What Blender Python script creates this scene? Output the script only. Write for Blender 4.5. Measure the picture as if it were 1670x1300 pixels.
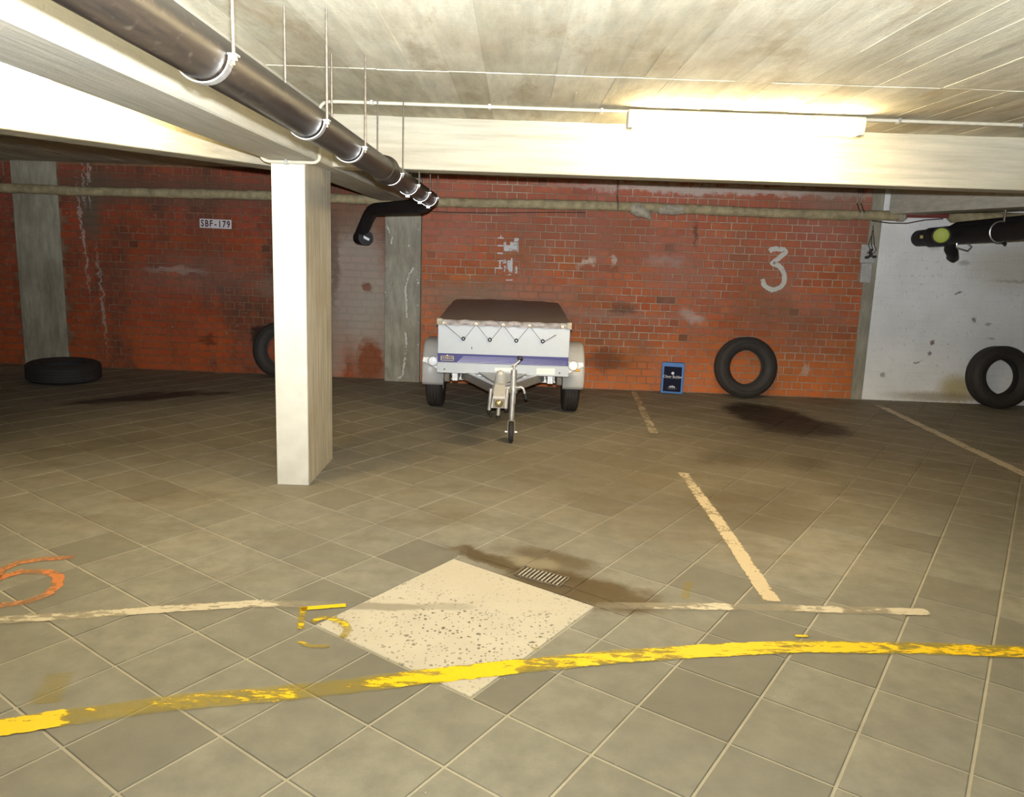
import bpy, math, random
from mathutils import Vector, Matrix
random.seed(7)
scn = bpy.context.scene
for o in list(bpy.data.objects): bpy.data.objects.remove(o)
COL = scn.collection
PI = math.pi

# ------------------------------------------------------------------ camera, light, exposure
CAM_H, PITCH, ROLL, FPX, CY = 1.4465, -0.1724, 0.03437, 1231.0, 622.0
cp, sp, cr, sr = math.cos(PITCH), math.sin(PITCH), math.cos(ROLL), math.sin(ROLL)
_R = Vector((1, 0, 0)); CF = Vector((0, cp, sp)); _U = Vector((0, -sp, cp))
CR = cr * _R + sr * _U; CU = -sr * _R + cr * _U
CAMLOC = Vector((0, 0, CAM_H))
cam_d = bpy.data.cameras.new('camera'); cam = bpy.data.objects.new('camera', cam_d); COL.objects.link(cam)
cam_d.sensor_fit = 'HORIZONTAL'; cam_d.sensor_width = 36.0; cam_d.lens = 36.0 * FPX / 1670.0
cam_d.shift_y = (CY - 650.0) / 1670.0
cam_d.clip_start = 0.05
M = Matrix((CR, CU, -CF)).transposed().to_4x4(); M.translation = CAMLOC
cam.matrix_world = M
scn.camera = cam

w = bpy.data.worlds.new('garage_world'); scn.world = w; w.use_nodes = True
w.node_tree.nodes['Background'].inputs[0].default_value = (0.9, 0.85, 0.7, 1)
w.node_tree.nodes['Background'].inputs[1].default_value = 0.02

# the photographer's flash, just above the lens
fl = bpy.data.lights.new('camera_flash', 'SPOT'); flo = bpy.data.objects.new('camera_flash', fl); COL.objects.link(flo)
fl.energy = 1650; fl.color = (0.93, 0.96, 1.0); fl.shadow_soft_size = 0.018
fl.spot_size = math.radians(140); fl.spot_blend = 1.0
fm = Matrix((CR, (CU - 0.0 * CF).normalized(), -CF)).transposed().to_4x4()
fm = fm @ Matrix.Rotation(math.radians(44), 4, 'X')
fm.translation = CAMLOC + CU * 0.09
flo.matrix_world = fm
TUBE_POWER, TUBE_POWER_LEFT = 108.0, 84.0
TUBE_COLOR = (1.0, 0.78, 0.43, 1)

vs = scn.view_settings
scn.display_settings.display_device = 'sRGB'
vs.view_transform = 'Standard'; vs.look = 'None'; vs.gamma = 1.0; vs.use_curve_mapping = False
vs.exposure = 0.1

def proj(P):
    d = Vector(P) - CAMLOC; z = d.dot(CF)
    if z < 0.05: return (-9999, -9999, z)
    return (835 + FPX * d.dot(CR) / z, CY - FPX * d.dot(CU) / z, z)
def ray(u, v): return CR * ((u - 835) / FPX) - CU * ((v - CY) / FPX) + CF
def at_z(u, v, z):
    d = ray(u, v); return CAMLOC + d * ((z - CAM_H) / d.z)
def at_y(u, v, y):
    d = ray(u, v); return CAMLOC + d * (y / d.y)

# ------------------------------------------------------------------ node helpers
class NT:
    def __init__(s, name):
        s.m = bpy.data.materials.new(name); s.m.use_nodes = True; s.t = s.m.node_tree; s.t.nodes.clear()
        s.out = s.t.nodes.new('ShaderNodeOutputMaterial'); s.b = s.t.nodes.new('ShaderNodeBsdfPrincipled')
        s.t.links.new(s.b.outputs[0], s.out.inputs[0]); s._pos = None
    def n(s, typ, **kw):
        nd = s.t.nodes.new(typ)
        for k, v in kw.items(): setattr(nd, k, v)
        return nd
    def set(s, sock, v):
        if isinstance(v, bpy.types.NodeSocket): s.t.links.new(v, sock)
        elif isinstance(v, (tuple, list)) and len(v) == 3 and sock.type == 'RGBA': sock.default_value = (*v, 1)
        else: sock.default_value = v
    def pos(s):
        if s._pos is None: s._pos = s.n('ShaderNodeNewGeometry').outputs['Position']
        return s._pos
    def mapping(s, vec, loc=(0,0,0), rot=(0,0,0), sc=(1,1,1), typ='POINT'):
        nd = s.n('ShaderNodeMapping', vector_type=typ); s.set(nd.inputs[0], vec)
        nd.inputs[1].default_value = loc; nd.inputs[2].default_value = rot; nd.inputs[3].default_value = sc
        return nd.outputs[0]
    def noise(s, vec, scale, detail=4, rough=.55, col=False):
        nd = s.n('ShaderNodeTexNoise'); s.set(nd.inputs['Vector'], vec)
        nd.inputs['Scale'].default_value = scale; nd.inputs['Detail'].default_value = detail; nd.inputs['Roughness'].default_value = rough
        return nd.outputs['Color' if col else 'Fac']
    def math(s, op, a, b=0.0, c=None, clamp=False):
        nd = s.n('ShaderNodeMath', operation=op, use_clamp=clamp); s.set(nd.inputs[0], a); s.set(nd.inputs[1], b)
        if c is not None: s.set(nd.inputs[2], c)
        return nd.outputs[0]
    def mapr(s, v, a, b, c=0.0, d=1.0, smooth=False):
        nd = s.n('ShaderNodeMapRange', interpolation_type='SMOOTHSTEP' if smooth else 'LINEAR')
        s.set(nd.inputs[0], v)
        for i, x in enumerate((a, b, c, d)): s.set(nd.inputs[i + 1], x)
        return nd.outputs[0]
    def mix(s, f, a, b, typ='MIX'):
        nd = s.n('ShaderNodeMix', data_type='RGBA', blend_type=typ); s.set(nd.inputs[0], f); s.set(nd.inputs[6], a); s.set(nd.inputs[7], b)
        return nd.outputs[2]
    def vmath(s, op, a, b):
        nd = s.n('ShaderNodeVectorMath', operation=op); s.set(nd.inputs[0], a); s.set(nd.inputs[1], b)
        return nd.outputs['Value'] if op in ('LENGTH', 'DOT_PRODUCT') else nd.outputs[0]
    def sep(s, v):
        nd = s.n('ShaderNodeSeparateXYZ'); s.set(nd.inputs[0], v); return nd.outputs
    def comb(s, x, y, z=0.0):
        nd = s.n('ShaderNodeCombineXYZ'); s.set(nd.inputs[0], x); s.set(nd.inputs[1], y); s.set(nd.inputs[2], z); return nd.outputs[0]
    def rnd(s):
        a = s.n('ShaderNodeObjectInfo').outputs['Random']; b = s.n('ShaderNodeNewGeometry').outputs['Random Per Island']
        return s.math('FRACT', s.math('ADD', a, b))
    def ramp(s, f, stops):
        nd = s.n('ShaderNodeValToRGB'); s.set(nd.inputs[0], f); e = nd.color_ramp.elements
        while len(e) < len(stops): e.new(0.5)
        for q, (p, c) in zip(e, stops): q.position = p; q.color = (*c, 1)
        return nd.outputs[0]
    def bump(s, h, strength=.3, dist=.01):
        nd = s.n('ShaderNodeBump'); nd.inputs['Strength'].default_value = strength; nd.inputs['Distance'].default_value = dist
        s.set(nd.inputs['Height'], h); s.t.links.new(nd.outputs[0], s.b.inputs['Normal'])
    def fin(s, col, rough=.7, metal=0.0, spec=None):
        s.set(s.b.inputs['Base Color'], col); s.set(s.b.inputs['Roughness'], rough); s.set(s.b.inputs['Metallic'], metal)
        if spec is not None: s.b.inputs['Specular IOR Level'].default_value = spec
        return s.m
    def stains(s, col, p2, lst, amp=.12, nscale=5.0):
        """lst of (cx, cy, rx, ry, rot, soft, strength, colour): marks with a shape of their own"""
        nz = s.noise(p2, nscale, 5, .6, col=True)
        dp = s.vmath('ADD', p2, s.vmath('MULTIPLY', s.vmath('SUBTRACT', nz, (.5, .5, .5)), (amp * 2, amp * 2, 0)))
        acc = None
        for (cx, cy, rx, ry, rot, soft, st, c) in lst:
            l = s.vmath('LENGTH', s.mapping(dp, (cx, cy, 0), (0, 0, rot), (rx, ry, 1), 'TEXTURE'), (0, 0, 0))
            f = s.mapr(l, 1 + soft, max(0.0, 1 - soft), 0, st, True)
            col = s.mix(f, col, c)
            acc = f if acc is None else s.math('MAXIMUM', acc, f)
        return col, acc

def simple(name, col, rough=.6, metal=0.0, var=.12, nscale=25, bump=0.0, spec=None):
    t = NT(name); tc = t.n('ShaderNodeTexCoord').outputs['Object']
    nz = t.noise(tc, nscale, 4)
    c = t.mix(t.mapr(nz, .3, .7), tuple(x * (1 - var) for x in col), tuple(min(1, x * (1 + var)) for x in col))
    if bump: t.bump(nz, bump, .004)
    return t.fin(c, t.mapr(nz, .3, .7, max(.05, rough - .07), min(1, rough + .07)), metal, spec)

# ------------------------------------------------------------------ mesh helpers
class MB:
    def __init__(s): s.v = []; s.f = []; s.sm = []
    def add(s, vs, fs, smooth=False):
        k = len(s.v); s.v += [tuple(x) for x in vs]
        for f in fs: s.f.append(tuple(i + k for i in f)); s.sm.append(smooth)
        return s
    def box(s, x0, x1, y0, y1, z0, z1, mat=None):
        vs = [Vector(c) for c in ((x0,y0,z0),(x1,y0,z0),(x1,y1,z0),(x0,y1,z0),(x0,y0,z1),(x1,y0,z1),(x1,y1,z1),(x0,y1,z1))]
        if mat is not None: vs = [mat @ q for q in vs]
        return s.add(vs, [(0,3,2,1),(4,5,6,7),(0,1,5,4),(1,2,6,5),(2,3,7,6),(3,0,4,7)])
    def rbox(s, x0, x1, y0, y1, z0, z1, r=.005, mat=None):
        """box with chamfered edges"""
        vs = []; idx = {}
        X = (x0, x1); Y = (y0, y1); Z = (z0, z1); sg = (1, -1)
        for i in (0, 1):
            for j in (0, 1):
                for k in (0, 1):
                    for a in (0, 1, 2):
                        c = [X[i] + sg[i] * r, Y[j] + sg[j] * r, Z[k] + sg[k] * r]; c[a] = (X[i], Y[j], Z[k])[a]
                        idx[i, j, k, a] = len(vs); vs.append(Vector(c))
        if mat is not None: vs = [mat @ q for q in vs]
        F = []
        for a in (0, 1, 2):
            b, c = [(1, 2), (2, 0), (0, 1)][a]
            for e in (0, 1):
                q = []
                for (m, n) in ((0, 0), (1, 0), (1, 1), (0, 1)):
                    t = [0, 0, 0]; t[a] = e; t[b] = m; t[c] = n; q.append(idx[t[0], t[1], t[2], a])
                F.append(tuple(q) if e else tuple(q[::-1]))
        for a in (0, 1, 2):
            b, c = [(1, 2), (2, 0), (0, 1)][a]
            for m in (0, 1):
                for n in (0, 1):
                    def id_(e, ax):
                        t = [0, 0, 0]; t[a] = e; t[b] = m; t[c] = n; return idx[t[0], t[1], t[2], ax]
                    q = (id_(0, b), id_(1, b), id_(1, c), id_(0, c))
                    F.append(q if (m == n) else q[::-1])
        for i in (0, 1):
            for j in (0, 1):
                for k in (0, 1):
                    q = (idx[i,j,k,0], idx[i,j,k,1], idx[i,j,k,2]); F.append(q if (i + j + k) % 2 else q[::-1])
        return s.add(vs, F)
    def tube(s, pts, r, seg=12, cap=True, closed=False):
        pts = [Vector(q) for q in pts]; n = len(pts); rr = r if isinstance(r, (list, tuple)) else [r] * n
        vs = []; prev = None
        for i, q in enumerate(pts):
            if closed: t = (pts[(i + 1) % n] - pts[i - 1]).normalized()
            else:
                a = (pts[i] - pts[i - 1]).normalized() if i else None; b = (pts[i + 1] - pts[i]).normalized() if i < n - 1 else None
                t = (a + b).normalized() if (a is not None and b is not None) else (a if a is not None else b)
            if prev is None:
                up = Vector((0, 0, 1)) if abs(t.z) < .9 else Vector((1, 0, 0)); x = t.cross(up).normalized()
            else:
                x = (prev - t * prev.dot(t)).normalized()
            prev = x; y = t.cross(x)
            for k in range(seg):
                an = 2 * PI * k / seg; vs.append(q + (x * math.cos(an) + y * math.sin(an)) * rr[i])
        F = []
        for i in range(n if closed else n - 1):
            a0 = i * seg; b0 = ((i + 1) % n) * seg
            for k in range(seg):
                k2 = (k + 1) % seg; F.append((a0 + k, b0 + k, b0 + k2, a0 + k2)[::-1])
        s.add(vs, F, True)
        if cap and not closed:
            m = len(s.v) - len(vs)
            s.f.append(tuple(m + k for k in range(seg))[::-1][::-1]); s.sm.append(False)
            s.f.append(tuple(m + (n - 1) * seg + k for k in range(seg))[::-1]); s.sm.append(False)
        return s
    def lathe(s, prof, mat, seg=32, closed=False):
        """prof: (radius, axial); spun about local z, moved by mat"""
        n = len(prof); vs = []; F = []
        for k in range(seg):
            a = 2 * PI * k / seg
            for (r, h) in prof: vs.append(mat @ Vector((r * math.cos(a), r * math.sin(a), h)))
        for k in range(seg):
            k2 = (k + 1) % seg
            for i in range(n if closed else n - 1):
                j = (i + 1) % n; F.append((k * n + i, k2 * n + i, k2 * n + j, k * n + j))
        return s.add(vs, F, True)
    def prism(s, poly, d, mat):
        """polygon in local xy, thickness d along local +z"""
        n = len(poly)
        vs = [mat @ Vector((x, y, 0)) for x, y in poly] + [mat @ Vector((x, y, d)) for x, y in poly]
        F = [tuple(range(n))[::-1], tuple(range(n, 2 * n))] + [(i, (i + 1) % n, n + (i + 1) % n, n + i) for i in range(n)]
        return s.add(vs, F)
    def mesh(s, name, off=None):
        me = bpy.data.meshes.new(name)
        v = s.v if off is None else [tuple(Vector(q) - off) for q in s.v]
        me.from_pydata(v, [], s.f); me.polygons.foreach_set('use_smooth', s.sm); me.update()
        import bmesh
        bm = bmesh.new(); bm.from_mesh(me); bmesh.ops.recalc_face_normals(bm, faces=bm.faces); bm.to_mesh(me); bm.free()
        if any(s.sm): me.set_sharp_from_angle(angle=math.radians(38))
        return me

def world_loc(o):
    L = Vector((0, 0, 0))
    while o is not None: L += o.location; o = o.parent
    return L
def build(mb, name, mat, parent=None, origin=None):
    """mesh given in world coordinates; parents are never rotated unless built with build_local"""
    base = world_loc(parent) if parent is not None else Vector((0, 0, 0))
    org = Vector(origin) if origin is not None else (base if parent is not None else Vector((0, 0, 0)))
    me = mb.mesh(name, org); me.materials.append(mat)
    o = bpy.data.objects.new(name, me); COL.objects.link(o)
    if parent is not None: o.parent = parent
    o.location = org - base
    return o
def local(me, name, parent, loc=(0,0,0), rotz=0.0):
    o = bpy.data.objects.new(name, me); COL.objects.link(o); o.parent = parent; o.location = loc; o.rotation_euler = (0, 0, rotz); return o
def tag(o, label=None, cat=None, group=None, kind=None):
    if label: o['label'] = label
    if cat: o['category'] = cat
    if group: o['group'] = group
    if kind: o['kind'] = kind
    return o
def thing(name, label, cat, loc, group=None):
    o = bpy.data.objects.new(name, None); COL.objects.link(o); o.location = loc; o.empty_display_size = .1
    return tag(o, label, cat, group)
def struct(o): o['kind'] = 'structure'; return o
def text_mb(body, size, mat, depth=.001, align='CENTER', sx=1.0, bold=0.0):
    cu = bpy.data.curves.new('t', 'FONT'); cu.body = body; cu.size = size; cu.align_x = align; cu.align_y = 'CENTER'; cu.extrude = depth; cu.resolution_u = 3; cu.offset = bold
    o = bpy.data.objects.new('t', cu); COL.objects.link(o)
    dg = bpy.context.evaluated_depsgraph_get(); me = o.evaluated_get(dg).to_mesh()
    mb = MB(); mb.add([mat @ Vector((v.co.x * sx, v.co.y, v.co.z)) for v in me.vertices], [tuple(q.vertices) for q in me.polygons])
    o.to_mesh_clear(); bpy.data.objects.remove(o); bpy.data.curves.remove(cu)
    return mb
def axes(o, x, y, z):
    m = Matrix((Vector(x), Vector(y), Vector(z))).transposed().to_4x4(); m.translation = Vector(o); return m

# ------------------------------------------------------------------ floor grid frame
TH = 0.9569; GO = Vector((-1.3253, 2.3692, 0)); PA, PB = 0.305, 0.3043
DA = Vector((math.cos(TH), math.sin(TH), 0)); DB = Vector((math.sin(TH), -math.cos(TH), 0))
def g2w(a, b): return GO + DA * (a * PA) + DB * (b * PB)

# ------------------------------------------------------------------ materials
DK = (.030, .022, .015)
FLOOR_STAINS = [
    (2.42, 6.95, .36, .55, .2, .25, .92, (.009, .007, .006)), (2.62, 6.55, .30, .40, .5, .25, .9, (.009, .007, .006)),
    (2.42, 6.45, .30, .36, .1, .5, .8, (.010, .008, .007)), (2.35, 6.3, .6, .6, .1, .7, .35, (.07, .055, .035)),
    (-3.28, 6.86, .38, .19, .7, .3, .95, (.012, .010, .009)), (-3.62, 6.58, .28, .11, .7, .4, .9, (.012, .010, .009)),
    (-2.8, 7.07, .18, .09, .5, .4, .85, (.015, .012, .010)),
    (-3.9, 7.25, 1.9, .75, .1, .6, .35, (.085, .078, .072)),
    (.10, 3.30, .42, .07, -.50, .4, .9, (.085, .060, .028)), (.30, 3.12, .34, .15, -.45, .35, .92, (.070, .047, .020)),
    (.22, 3.42, .24, .09, -.5, .5, .8, (.085, .060, .028)), (.47, 3.02, .2, .12, -.3, .4, .8, (.085, .060, .028)), (.14, 3.36, .10, .06, -.4, .5, .6, (.27, .24, .17)), (-.12, 3.40, .16, .05, -.55, .4, .75, (.085, .060, .028)),
    (.75, 4.3, .55, .8, .3, .7, .40, (.10, .078, .042)), (1.45, 4.3, .5, .35, .9, .5, .50, (.085, .065, .035)),
    (1.9, 5.2, .9, .8, .2, .8, .40, (.10, .08, .05)), (.3, 5.0, .8, .5, 0, .8, .35, (.12, .10, .06)),
    (3.1, 4.6, .8, 1.4, .2, .8, .30, (.09, .075, .05)), (-2.6, 5.3, 1.5, .5, .3, .8, .22, (.12, .10, .06)),
    (1.55, 5.35, .22, .16, .9, .5, .45, (.07, .055, .03)), (2.15, 5.3, .22, .16, .9, .5, .5, (.07, .055, .03)),
]
def floor_mat(name, base, var, rough, is_tile):
    t = NT(name); P = t.pos(); xy = t.sep(P); p2 = t.comb(xy[0], xy[1])
    big = t.noise(p2, .9, 5, .6); med = t.noise(p2, 9, 6, .62); fine = t.noise(p2, 160, 3, .6)
    c = t.mix(t.mapr(big, .3, .72), tuple(x * .80 for x in base), tuple(x * 1.12 for x in base))
    if is_tile:
        r = t.rnd()
        c = t.mix(1.0, c, t.ramp(r, [(0, (.70, .69, .66)), (.2, (.90, .90, .88)), (.6, (1.0, 1.0, .99)), (1, (1.14, 1.13, 1.11))]), 'MULTIPLY')
    c = t.mix(t.mapr(med, .35, .75, 0, var), c, tuple(x * .58 for x in base))
    c = t.mix(t.mapr(fine, .25, .75, .0, .32), c, tuple(x * .6 for x in base))
    # browner, greasier film in the parking bays towards the wall
    yy = t.math('ADD', xy[1], t.mapr(big, .3, .7, -.6, .6))
    gk = .6 if is_tile else .62
    c = t.mix(t.mapr(yy, 2.9, 5.8, 0, gk, True), c, (.232, .186, .112) if is_tile else (.24, .20, .125))
    gm = t.mapr(t.noise(t.mapping(p2, loc=(3, 7, 0), rot=(0, 0, .5), sc=(.8, 2.2, 1)), 1.7, 6, .68), .50, .66, 0, .55)
    c = t.mix(t.math('MULTIPLY', gm, t.mapr(xy[1], 2.6, 4.2, .15, 1.0)), c, (.125, .098, .056))
    c, st = t.stains(c, p2, FLOOR_STAINS, .13, 6.0)
    # pale scuffs and droppings
    sp_ = t.noise(p2, 55, 2, .5); c = t.mix(t.mapr(sp_, .77, .80, 0, .5), c, (.75, .72, .64))
    t.bump(t.math('ADD', fine, t.math('MULTIPLY', med, .8)), .22, .0016)
    ro = t.math('SUBTRACT', t.mapr(med, .3, .7, rough - .1, rough + .06), t.math('MULTIPLY', st, .16))
    return t.fin(c, ro, 0, .4)
M_TILE = floor_mat('concrete_tile', (.250, .246, .216), .7, .74, True)
M_GROUT = floor_mat('cement_grout', (.43, .40, .325), .35, .9, False)

def slab_mat():
    t = NT('washed_stone_slab'); P = t.pos(); xy = t.sep(P); p2 = t.comb(xy[0], xy[1])
    c = t.mix(t.noise(p2, 6, 5), (.42, .395, .335), (.56, .535, .465))
    for sc, th, col in ((46, .34, (.10, .085, .065)), (70, .36, (.17, .14, .10)), (26, .25, (.09, .075, .055))):
        vo = t.n('ShaderNodeTexVoronoi'); t.set(vo.inputs['Vector'], p2); vo.inputs['Scale'].default_value = sc
        d = t.math('MULTIPLY', vo.outputs['Distance'], t.mapr(t.noise(p2, sc * .8, 2), .3, .7, .7, 1.9))
        keep = t.math('GREATER_THAN', t.sep(vo.outputs['Color'])[0], .5)
        c = t.mix(t.math('MULTIPLY', t.math('MULTIPLY', t.mapr(d, th, th - .06), keep), t.mapr(t.noise(p2, 2.5, 3), .35, .6, .25, .9)), c, col)
    # cement smear across the upper half, grey tape-like remnant of the old line
    c, _ = t.stains(c, p2, [(-.12, 3.15, .45, .18, -.6, .6, .7, (.47, .43, .35)), (-.50, 2.86, .18, .032, 00.04, .25, .85, (.27, .245, .20)), (-.24, 2.88, .12, .032, .04, .25, .6, (.30, .275, .22)), (0.10, 2.90, .24, .03, .04, .3, .6, (.50, .47, .39))], .02, 8)
    t.bump(t.noise(p2, 70, 4), .3, .002)
    return t.fin(c, .8)
M_SLAB = slab_mat()

def concrete(name, base, grain=(1, 1, 1), tone=.25, bump=.35, rnd=False, stain=(.36, .27, .12), amt=.35):
    t = NT(name); P = t.pos(); q = t.mapping(P, sc=grain)
    st = t.noise(q, 6.0, 6, .65); big = t.noise(P, 1.6, 5, .6); fine = t.noise(P, 90, 3)
    c = t.mix(t.mapr(st, .3, .7), tuple(x * (1 - tone) for x in base), tuple(min(.95, x * (1 + tone * .6)) for x in base))
    c = t.mix(t.mapr(big, .45, .75, 0, amt), c, stain)
    if rnd: c = t.mix(1.0, c, t.ramp(t.rnd(), [(0, (.80, .78, .71)), (.4, (.96, .96, .94)), (1, (1.10, 1.09, 1.06))]), 'MULTIPLY')
    c = t.mix(t.mapr(fine, .60, .72, 0, .4), c, tuple(x * .55 for x in base))
    if rnd:   # lime bloom and brown water marks on the shuttered soffit
        c = t.mix(t.mapr(t.noise(t.mapping(P, sc=(.7, 3.2, 1)), 7, 6, .72), .60, .70, 0, .55), c, (.66, .64, .55))
        c = t.mix(t.mapr(t.noise(t.mapping(P, loc=(2, 5, 0), sc=(1.6, .6, 1)), 2.6, 6, .7), .52, .66, 0, .55), c, (.31, .23, .12))
        c = t.mix(t.mapr(t.noise(t.mapping(P, sc=(1, 14, 1)), 12, 4, .7), .55, .75, 0, .35), c, tuple(x * .6 for x in base))
    t.bump(t.math('ADD', st, t.math('MULTIPLY', fine, .3)), bump, .006)
    return t.fin(c, .85, 0, .3)
M_CEIL = concrete('board_marked_ceiling', (.58, .55, .435), (3.0, .5, 1), .24, .6, True, (.40, .30, .17), .5)
M_BEAM_X = concrete('board_marked_beam_across', (.49, .46, .36), (.30, 1, 5), .24, .45, False, (.42, .33, .18), .35)
M_BEAM_Y = concrete('board_marked_beam_along', (.50, .48, .40), (6, .35, 5), .22, .4, False, (.46, .38, .24), .35)
M_COL = concrete('board_marked_column', (.50, .46, .36), (11, 11, .40), .45, .45, False, (.27, .20, .10), .55)
M_COLW = simple('white_column_paint', (.64, .63, .56), .6, 0, .07, 9, .15)
M_PIER = concrete('stained_wall_pier', (.37, .345, .265), (3, 3, .6), .35, .35, False, (.16, .13, .08), .55)
M_WALLC = concrete('far_concrete_wall', (.45, .43, .36), (1, 1, 1), .2, .3)

def brick_mat(name, stains, dark=1.0):
    t = NT(name); P = t.pos(); s_ = t.sep(P); p2 = t.comb(s_[0], s_[2])
    r = t.rnd()
    c = t.ramp(r, [(0, (.15, .065, .035)), (.012, (.17, .07, .036)), (.02, (.44, .108, .042)), (.3, (.53, .130, .045)), (.55, (.60, .160, .052)), (.75, (.54, .142, .054)), (.9, (.47, .150, .080)), (1, (.66, .190, .060))])
    med = t.noise(P, 22, 5, .65); big = t.noise(P, 1.5, 5, .6); fine = t.noise(P, 190, 3)
    c = t.mix(t.mapr(med, .35, .72, 0, .5), c, (.29, .090, .036))
    c = t.mix(t.mapr(big, .44, .64, 0, .50), c, (.40, .195, .145))            # dusty efflorescence
    c = t.mix(t.mapr(t.noise(t.mapping(P, loc=(5, 0, 3)), 1.3, 6), .44, .66, 0, .65), c, (.20, .105, .045))   # grime
    c = t.mix(t.mapr(t.noise(P, 34, 3, .6), .67, .74, 0, .5), c, (.50, .40, .32))
    # beam shade painted in purplish above; lamplight and cleaner brick painted orange below
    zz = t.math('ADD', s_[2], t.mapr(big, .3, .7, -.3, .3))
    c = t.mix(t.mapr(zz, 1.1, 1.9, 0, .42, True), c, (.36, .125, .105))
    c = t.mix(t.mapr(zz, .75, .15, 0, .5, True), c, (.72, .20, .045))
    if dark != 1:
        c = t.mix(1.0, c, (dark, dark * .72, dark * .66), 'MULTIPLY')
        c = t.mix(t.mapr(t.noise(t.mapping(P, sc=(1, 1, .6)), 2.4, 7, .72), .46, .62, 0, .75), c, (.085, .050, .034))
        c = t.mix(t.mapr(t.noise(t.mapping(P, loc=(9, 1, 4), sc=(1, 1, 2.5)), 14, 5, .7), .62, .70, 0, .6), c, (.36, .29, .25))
    if stains: c, _ = t.stains(c, p2, stains, .11, 9)
    t.bump(t.math('ADD', med, t.math('MULTIPLY', fine, .35)), .5, .004)
    return t.fin(c, .88, 0, .25)
W_ = (.50, .46, .40)
LEFT_STAINS = [
    (-4.60, 1.72, .11, .30, 0, .5, .85, (.13, .105, .07)), (-4.52, 1.95, .35, .18, 0, .6, .6, (.13, .105, .07)), (-3.5, 1.95, 1.5, .14, 0, .7, .6, (.12, .085, .055)),
    (-4.70, 1.40, .012, .55, .06, .5, .6, W_), (-4.60, 2.0, .012, .25, 0, .4, .6, W_), (-4.66, 2.0, .010, .25, 0, .4, .5, W_), (-4.53, .75, .014, .5, .05, .6, .5, W_),
    (-2.78, .40, .10, .13, 0, .35, .9, (.03, .018, .012)), (-3.35, .36, .10, .06, 0, .4, .6, (.04, .02, .012)),
    (-3.45, 1.05, .7, .22, 0, .7, .35, (.25, .16, .13)), (-3.7, 1.1, .3, .03, 0, .6, .5, (.42, .33, .28)), (-2.55, .95, .25, .12, 0, .7, .4, (.28, .2, .15)),
    (-1.72, 1.05, .36, .62, 0, .4, .80, (.40, .35, .29)), (-1.55, .55, .25, .5, 0, .5, .7, (.40, .35, .28)), (-1.95, .35, .12, .4, 0, .5, .6, (.40, .34, .27)),
    (-1.80, 1.72, .45, .2, 0, .5, .6, (.20, .14, .09)), (-1.56, .20, .15, .22, 0, .25, .95, (.24, .075, .03)), (-1.6, 1.0, .05, .05, 0, .3, .8, (.2, .07, .04)),
    (-1.95, 1.3, .05, .5, 0, .6, .7, (.14, .10, .07)),
]
MAIN_STAINS = [
    (2.2, 2.13, 1.6, .05, 0, .5, .75, (.55, .49, .43)), (3.25, 2.05, .30, .16, 0, .6, .5, (.26, .20, .15)),
    (-.35, .95, .9, .14, .05, .7, .45, (.33, .25, .19)), (.9, .80, .6, .05, 0, .7, .55, (.35, .22, .16)), (1.15, .88, .12, .07, 0, .4, .6, (.10, .075, .05)),
    (1.85, .82, .10, .06, -.4, .6, .5, (.56, .48, .42)), (1.95, .78, .07, .05, 0, .6, .4, (.56, .48, .42)),
    (3.12, .30, .045, .07, 0, .4, .7, (.50, .40, .33)), (2.8, .3, .06, .06, 0, .4, .3, (.5, .4, .33)), (2.05, 1.40, .9, .3, .1, .8, .30, (.30, .16, .12)),
    (1.85, 1.68, .02, .12, 0, .5, .7, (.10, .06, .04)), (1.55, 1.38, .20, .05, 0, .5, .5, (.42, .30, .26)), (.75, 1.35, .10, .03, .3, .5, .7, (.62, .53, .43)), (1.02, 1.38, .04, .05, 0, .5, .7, (.6, .52, .44)),
    (1.0, 0.31, .22, .12, 0, .6, .6, (.06, .022, .012)),
]
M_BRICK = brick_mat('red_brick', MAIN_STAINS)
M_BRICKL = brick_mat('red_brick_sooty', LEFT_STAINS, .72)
def mortar_mat(name, base, stains=None):
    t = NT(name); P = t.pos(); s_ = t.sep(P); p2 = t.comb(s_[0], s_[2])
    big = t.noise(P, 1.3, 5, .6); med = t.noise(P, 12, 5)
    c = t.mix(t.mapr(big, .36, .60), (.30, .13, .06), base); c = t.mix(t.mapr(med, .38, .66, 0, .65), c, tuple(x * .45 for x in base))
    if stains: c, _ = t.stains(c, p2, stains, .06, 7)
    t.bump(med, .4, .004); return t.fin(c, .95, 0, .2)
M_MORTAR = mortar_mat('pale_mortar', (.52, .39, .28), MAIN_STAINS)
M_MORTARL = mortar_mat('dark_mortar', (.25, .145, .09), LEFT_STAINS)
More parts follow.
